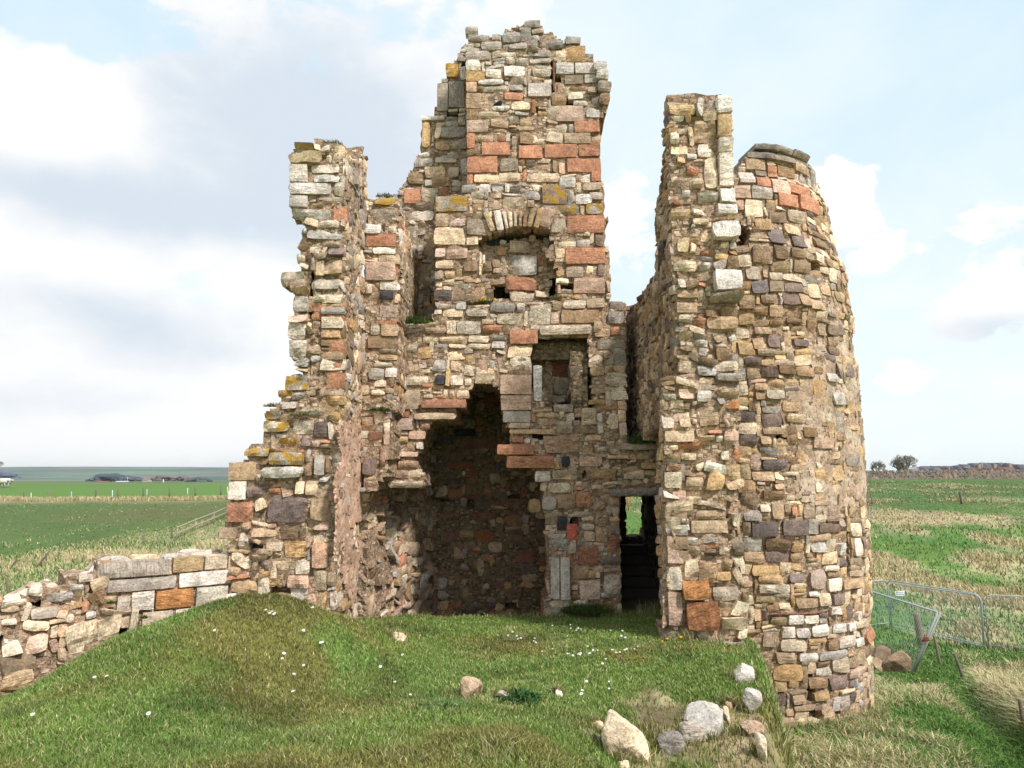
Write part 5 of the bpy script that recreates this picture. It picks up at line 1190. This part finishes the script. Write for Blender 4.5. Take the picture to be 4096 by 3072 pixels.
def panel(base0, base1, up0, up1, label, group, sign=False, clamp=None, k=.22, rt=.024):
    """tube frame with rounded top corners, mesh infill"""
    o = tag(empty('mesh_fence_panel', tuple(base0)), label, 'fence panel', group); O = np.array(base0)
    a, b, c, d = [np.array(q, float) - O for q in (base0, base1, base0 + up0, base1 + up1)]
    e = (d - c); e /= np.linalg.norm(e); u0_, u1_ = up0 / np.linalg.norm(up0), up1 / np.linalg.norm(up1)
    pts = [a, c - u0_ * k, c - u0_ * k * .3 + e * k * .3, c + e * k, d - e * k, d - e * k * .3 - u1_ * k * .3, d - u1_ * k, b]
    mb = MB(); mb.tube(pts, rt, STEEL, 7); mb.tube([a + u0_ * .15, b + u1_ * .15], .018, STEEL, 6); mb.build('frame', M_METAL, o)
    mb = MB()
    for q in np.linspace(.02, .98, 36): mb.tube([a + (b - a) * q + u0_ * .16, c + (d - c) * q - u0_ * .02], .0032, STEEL, 3, caps=False)
    for q in np.linspace(.1, .95, 8): mb.tube([a + (c - a) * q, b + (d - b) * q], .0035, STEEL, 3, caps=False)
    mb.build('wire_mesh', M_METAL, o)
    if sign:
        mb = MB(); p = c + e * .55 - u0_ * .38; mb.box(p + np.array((0, -.04, 0)), (.42, .012, .2), lin((240, 242, 244), .85)); s = mb.build('sign', M_PLAIN, o)
        mb = MB()
        for k2 in range(2): mb.box(p + np.array((0, -.049, .035 - .07 * k2)), (.32, .004, .02), lin((120, 150, 170), .7))
        mb.build('lettering', M_PLAIN, s)
    if clamp is not None:
        mb = MB(); cc = np.array(clamp) - O; mb.tube([cc - (.1, 0, .04), cc + (.1, 0, -.02)], .03, lin((150, 70, 55), .7), 8); mb.box(cc + np.array((.0, -.03, .02)), (.12, .05, .09), lin((150, 66, 52), .7)); mb.build('clamp', M_PLAIN, o)
    return o


Z2 = np.array((0, 0, 2.0)); P1, P2 = ground_hit(3560, 2505), ground_hit(3936, 2596); P0 = ground_hit(3420, 2520); P0b = P2 + (P1 - P2) * 1.18 + np.array((-.1, -1.6, 0))
dv_ = (P2 - P1); P3 = P2 + np.array((3.3, -1.0, 0.)); P3[2] = ground_z(P3[0], P3[1])
panel(P0, P1, Z2, Z2, 'steel mesh panel running behind the round tower', 'temporary steel fence')
panel(P1, P2, Z2, Z2, 'steel mesh panel across the rough slope, furthest from the tower wall', 'temporary steel fence')
panel(P0b, P2 + np.array((-.12, -.25, 0)), Z2, Z2, 'steel mesh panel with a white sign in front of the others', 'temporary steel fence', sign=True)
panel(P2 + np.array((.12, -.1, 0)), P3, Z2, Z2, 'steel mesh panel cut by the right edge of the picture', 'temporary steel fence')
b1 = ground_hit(3641, 2706); t1 = at(3752, 2450, b1[1] + .1); b0 = at(3400, 2640, b1[1] + 2.4); t0 = at(3440, 2352, b1[1] + 2.4)
panel(b0, b1, t0 - b0, t1 - b1, 'steel mesh panel leaning over beside the tower with a rusty red clamp', 'temporary steel fence', clamp=at(3702, 2557, b1[1] - .05), k=.05, rt=.03)
b1b = b1 + np.array((.14, .1, 0)); mb = MB(); mb.tube([np.zeros(3), (t1 - b1) * 1.0 + np.array((.0, 0, 0))], .025, lin((170, 168, 150), .7), 6)
o = mb.build('steel_pole', M_METAL); o.location = b1b; tag(o, 'loose steel pole clamped alongside the leaning fence panel', 'pole')
mb = MB(); mb.tube([(0, 0, -.1), (0, 0, 1.25)], .06, lin((200, 140, 60), .7), 6); mb.box((0, -.02, 1.28), (.14, .14, .14), lin((60, 120, 140), .7)); o = mb.build('marker_post', M_WOOD)
g_ = ground_hit(2514, 2040); o.location = g_; o.scale = (1.3, 1.3, 1.3); tag(o, 'orange marker post with a blue cap seen through the far opening', 'post')


# ------------------------------------------------------------------ boundary wall, trees, woods, houses
r_ = np.random.default_rng(3)
w = tag(empty('boundary_wall', tuple(at(3750, 1915, 146))), 'long grey drystone wall along the top of the right-hand field', 'wall'); O_ = np.array(w.location)
mb = MB(); xs = np.arange(40, 190, .42)
for i, x in enumerate(xs):
    y = 146 + (x - 90) * -.12; zb = float(ground_z(x, y)) - .2; top_ = 1.75 + r_.normal(0, .10)
    nrow = 5
    for k in range(nrow):
        c = stone_color('GGGTSG'[int(r_.integers(6))], r_, .62); hz = (top_ + .2) / nrow
        mb.box(np.array((x + (k % 2) * .2, y + r_.normal(0, .04), zb + hz * (k + .5))) - O_, (.44 * r_.uniform(.85, 1.), .5, hz * .96), (*c, .5))
mb.build('rubble', M_STONE, w)


def bare_tree(px, D, hpx, wpx, label, seed, ztop=None, dense=1.):
    rr = random.Random(seed); x = (px - 2048) / FPX * D * 1.012; z = float(ground_z(x, D)) - .2
    top = at(px, hpx, D)[2]; H = top - z; R = wpx / 2 / FPX * D
    o = tag(empty('bare_tree', (x, D, z)), label, 'tree')
    tr, cr = MB(), MB(); col = lin((150, 138, 126), .8)

    def grow(p, d, ln, rad, lv):
        q = p + d * ln; (tr if lv < 2 else cr).tube([p, (p + q) / 2 + np.array([rr.uniform(-1, 1) for _ in range(3)]) * ln * .05, q], np.maximum([rad, rad * .85, rad * .65], .012), col, 5 if lv < 2 else 3, caps=False)
        if lv >= 5: return
        for _ in range(rr.choice((3, 3, 4)) if lv else 6):
            a = np.array([rr.gauss(0, 1), rr.gauss(0, 1), rr.gauss(.35, .6)]); nd = d * .9 + a * .55; nd /= np.linalg.norm(nd)
            grow(p + d * ln * rr.uniform(.55, 1.), nd, ln * rr.uniform(.62, .85), rad * .6, lv + 1)
    grow(np.zeros(3), np.array((.03, 0, 1.)), H * .13, H * .022, 0)
    allv = np.concatenate(tr.v + cr.v); sx = R / max(np.abs(allv[:, 0]).max(), .1); sz = H / allv[:, 2].max()
    for m in (tr, cr):
        m.v = [v * np.array((sx, sx, sz)) for v in m.v]
    tr.build('trunk', M_WOOD, o); cr.build('crown', M_WOOD, o); return o


bare_tree(3590, 160, 1815, 92, 'tall leafless tree with a round twiggy crown behind the boundary wall', 5)
bare_tree(3560, 163, 1832, 70, 'lower leafless tree joined to the left side of the tall round one', 15)
bare_tree(3487, 165, 1838, 66, 'leafless bushy tree next to the edge of the round tower', 8)
bare_tree(40, 2300, 1844, 22, 'lone small tree on the far skyline at the left', 11)


def wood(name, px0, px1, D, tops, label, col=(92, 88, 96), seed=1, thick=30):
    """far belt of trees: many small crowns packed in one mass"""
    rr = np.random.default_rng(seed); mb = MB(); n = max(14, int((px1 - px0) / 3.2))
    import bmesh
    bm = bmesh.new(); bmesh.ops.create_icosphere(bm, subdivisions=2, radius=1); V0 = np.array([v.co[:] for v in bm.verts]); F0 = [[v.index for v in f.verts] for f in bm.faces]; bm.free()
    for k in range(n):
        px = px0 + (px1 - px0) * (k + rr.random()) / n; Dk = D + rr.uniform(0, thick); x = (px - 2048) / FPX * Dk * 1.01
        ty = np.interp(px, [t[0] for t in tops], [t[1] for t in tops]); z1 = at(px, ty, Dk)[2] - abs(rr.normal(0, .6)) * D / 600; z0 = min(float(ground_z(x, Dk)) - 1, z1 - 3)
        s = (z1 - z0); wd = rr.uniform(3., 5.5) * D / 600
        for q in range(3):
            v = V0 * (1 + .35 * fbm(V0 * 2.5 + k + q * 9, seed, 3)[:, None]) * np.array((wd * rr.uniform(.6, 1), wd, s * rr.uniform(.28, .42))) + np.array((x + rr.normal(0, wd * .5), Dk + rr.normal(0, 2), z0 + s * (.3 + .2 * q)))
            v[:, 2] = np.minimum(v[:, 2], z1 + rr.normal(0, .02 * s))
            mb.add(v, F0, lin(col, .85) * rr.uniform(.75, 1.25))
    return tag(mb.build(name, M_LEAF), label, 'woodland', kind='stuff')


wood('woods', 3600, 4130, 620, [(3600, 1868), (3750, 1862), (3790, 1864), (3860, 1853), (3900, 1851), (3990, 1850), (4030, 1856), (4130, 1866)], 'dark belt of bare woods on the right skyline', seed=2)
wood('woods', 412, 570, 560, [(412, 1908), (440, 1895), (480, 1892), (540, 1903), (570, 1912)], 'dark rounded wood behind the farm on the left', (74, 84, 92), 3)
wood('woods', 566, 800, 600, [(566, 1910), (620, 1906), (660, 1900), (690, 1910), (720, 1903), (780, 1904), (800, 1914)], 'brown bare wood right of the farm', (116, 104, 104), 4)
wood('woods', 800, 835, 500, [(800, 1912), (818, 1907), (835, 1914)], 'few small dark trees at the end of the brown wood', (80, 90, 88), 5)
wood('woods', -40, 82, 900, [(-40, 1888), (40, 1888), (70, 1892), (82, 1904)], 'dark blue wood at the left edge below the hills', (88, 92, 116), 6)
wood('woods', 190, 420, 1100, [(190, 1902), (300, 1903), (420, 1905)], 'thin dark hedge line under the teal field', (124, 124, 136), 7)


def house(name, px, py0, py1, wpx, D, roofc, wallc, label, chim=1, ratio=.5, gable=False, dep=7., cat='house'):
    base = at(px, py1, D); top = at(px, py0, D); H = top[2] - base[2]; W = wpx / FPX * D
    o = tag(empty(name, tuple(base)), label, cat)
    hw = H * (1 - ratio); mb = MB(); mb.box((0, dep / 2, hw / 2 - .5), (W, dep, hw + 1.), lin(wallc, .7)); ww = mb.build('wall', M_PLAIN, o)
    mb = MB(); e = .25
    if gable: v = [(-W / 2 - e, -e, hw), (0, -e, H), (W / 2 + e, -e, hw), (-W / 2 - e, dep + e, hw), (0, dep + e, H), (W / 2 + e, dep + e, hw)]; f = [(0, 1, 4, 3), (1, 2, 5, 4)]
    else: v = [(-W / 2 - e, -e, hw), (W / 2 + e, -e, hw), (W / 2 + e, dep / 2, H), (-W / 2 - e, dep / 2, H), (-W / 2 - e, dep + e, hw), (W / 2 + e, dep + e, hw)]; f = [(0, 1, 2, 3), (3, 2, 5, 4)]
    mb.add(v, f, lin(roofc, .6)); rf_ = mb.build('roof', M_PLAIN, o)
    mb = MB()
    if gable: mb.add([(-W / 2, .01, hw), (W / 2, .01, hw), (0, .01, H - .1)], [(0, 1, 2)], lin(wallc, .7))
    else:
        for s in (-1, 1): mb.add([(s * W / 2, 0, hw), (s * W / 2, dep, hw), (s * W / 2, dep / 2, H)], [(0, 1, 2)], lin(wallc, .7))
    mb.build('gable', M_PLAIN, o)
    for k in range(chim):
        mb = MB(); mb.box(((-1) ** k * W * .42, dep / 2, H + .4), (.9, .7, 1.6), lin((190, 170, 150), .6)); mb.build('chimney', M_PLAIN, rf_)
    if not gable and W > 6 and hw > 1.5:
        for q in np.linspace(-.32, .32, 3):
            mb = MB(); mb.box((q * W, -.03, hw * .55), (.9, .08, min(1.2, hw * .4)), lin((70, 74, 80), .6)); mb.build('window', M_PLAIN, o)
    return o


RED = (138, 98, 88)
house('cottage', 3925, 1871, 1893, 50, 240, RED, (200, 185, 165), 'red-roofed house beside the second pale gable behind the boundary wall', 1, .6)
house('cottage', 3990, 1870, 1893, 46, 250, (128, 88, 84), (205, 190, 170), 'darker red-roofed house near the middle of the right-hand row', 1, .6)
house('cottage', 4050, 1868, 1893, 52, 240, RED, (210, 190, 165), 'red-roofed house furthest right behind the boundary wall', 1, .6)
house('cottage', 3952, 1874, 1893, 16, 232, RED, (206, 192, 172), 'narrow pale gable end facing the field behind the boundary wall', 0, .5, True)
house('cottage', 4014, 1873, 1893, 20, 232, RED, (214, 200, 178), 'wide pale gable end facing the field behind the boundary wall', 0, .5, True)
house('cottage', 3655, 1869, 1886, 42, 330, (170, 175, 182), (215, 212, 205), 'white house with a grey roof right of the leafless trees', 2, .5)
house('barn', 3535, 1881, 1893, 40, 200, (215, 190, 160), (200, 175, 150), 'low barn with a pale tan roof below the leafless trees', 0, .6, cat='barn')
house('barn', 3830, 1879, 1890, 90, 300, (160, 110, 95), (180, 150, 130), 'long low building with a faded red roof behind the wall', 0, .6, cat='barn')
house('barn', 3700, 1882, 1892, 60, 300, (172, 120, 100), (180, 150, 130), 'low faded-red roof right of the tallest leafless tree', 0, .6, cat='barn')
house('farmhouse', 577, 1914, 1932, 18, 470, (150, 140, 130), (206, 196, 176), 'stone farmhouse with two chimneys in front of the brown wood', 2, .4)
house('shed', 481, 1924, 1934, 48, 470, (232, 236, 242), (225, 230, 236), 'long white shed in the distant farm', 0, .5, cat='shed')
house('shed', 405, 1924, 1936, 44, 470, (150, 100, 88), (170, 130, 115), 'brown-roofed barn at the left end of the distant farm', 0, .6, cat='shed')
house('shed', 380, 1921, 1935, 26, 478, (110, 84, 80), (150, 120, 110), 'dark brown roof behind the brown-roofed barn of the farm', 0, .6, cat='shed')
house('shed', 590, 1932, 1944, 150, 440, (170, 180, 186), (120, 130, 130), 'very long grey shed in front of the farmhouse', 0, .3, cat='shed')
house('shed', 492, 1933, 1947, 38, 440, (178, 188, 194), (130, 140, 140), 'grey shed with its gable towards the field', 0, .5, True, cat='shed')
house('shed', 378, 1934, 1938, 26, 455, (240, 240, 240), (225, 225, 225), 'small flat white shed below the brown-roofed barn', 0, .3, cat='shed')


def pole(px, y0, y1, D, label, col=(150, 140, 130), arms=1, w=.3):
    b = at(px, y1, D); t = at(px, y0, D); mb = MB(); H = t[2] - b[2]; mb.tube([(0, 0, -1), (0, 0, H)], [w * .6, w * .4], lin(col, .7), 5)
    if arms: mb.box((0, 0, H - .6), (2.6, .2, .22), lin(col, .7))
    o = mb.build('utility_pole', M_WOOD); o.location = b; tag(o, label, 'pole')


pole(508, 1907, 1946, 430, 'tall pale pole in the middle of the distant farm', (200, 196, 186), 1, .35)
pole(653, 1917, 1932, 430, 'white post at the end of the very long grey shed', (240, 236, 230), 0, .7)
pole(718, 1884, 1906, 520, 'thin utility pole above the brown wood')
pole(3929, 1845, 1874, 300, 'tall pole with a crossarm above the red roofs', (190, 196, 200))
pole(3868, 1864, 1881, 330, 'short pole left of the tall crossarm pole', (170, 170, 172))
pole(3798, 1868, 1881, 360, 'small thin pole over the faded red roof', (170, 170, 172), 0)


def sheep(px, py, label, s=1.):
    g = ground_hit(px, py); c = lin((225, 220, 205), .7); mb = MB()
    mb.tube([(-.55, 0, .62), (-.45, 0, .66), (-.1, 0, .70), (.3, 0, .68), (.5, 0, .64)], [.12, .27, .31, .29, .14], c, 8)
    mb.tube([(.45, 0, .7), (.62, 0, .78), (.78, 0, .72)], [.14, .12, .06], c * .8, 6)
    for x, y in ((-.35, .14), (-.35, -.14), (.32, .14), (.32, -.14)): mb.tube([(x, y, 0), (x, y, .5)], [.035, .06], c * .7, 5)
    o = mb.build('sheep', M_PLAIN); o.location = g; o.scale = (s, s, s); tag(o, label, 'sheep')


sheep(24, 1951, 'white sheep in the bright field, nearer the farm', 2.); sheep(9, 1952, 'white sheep at the very left edge of the bright field', 2.)
# ------------------------------------------------------------------ thin haze over the distance
mb = MB(); mb.box((0, 1200, 19), (9600, 6800, 76), (1, 1, 1, 0))
hz = mb.build('haze', []); tag(hz, kind='stuff')
hm = bpy.data.materials.new('haze'); hm.use_nodes = True; hn = NT(hm.node_tree)
pv = hn.new('ShaderNodeVolumePrincipled'); pv.inputs['Color'].default_value = (.93, .98, 1., 1); pv.inputs['Density'].default_value = 1.2e-4; pv.inputs['Anisotropy'].default_value = .3
ho = hn.new('ShaderNodeOutputMaterial'); hn.l.new(pv.outputs[0], ho.inputs['Volume']); hz.data.materials.append(hm)
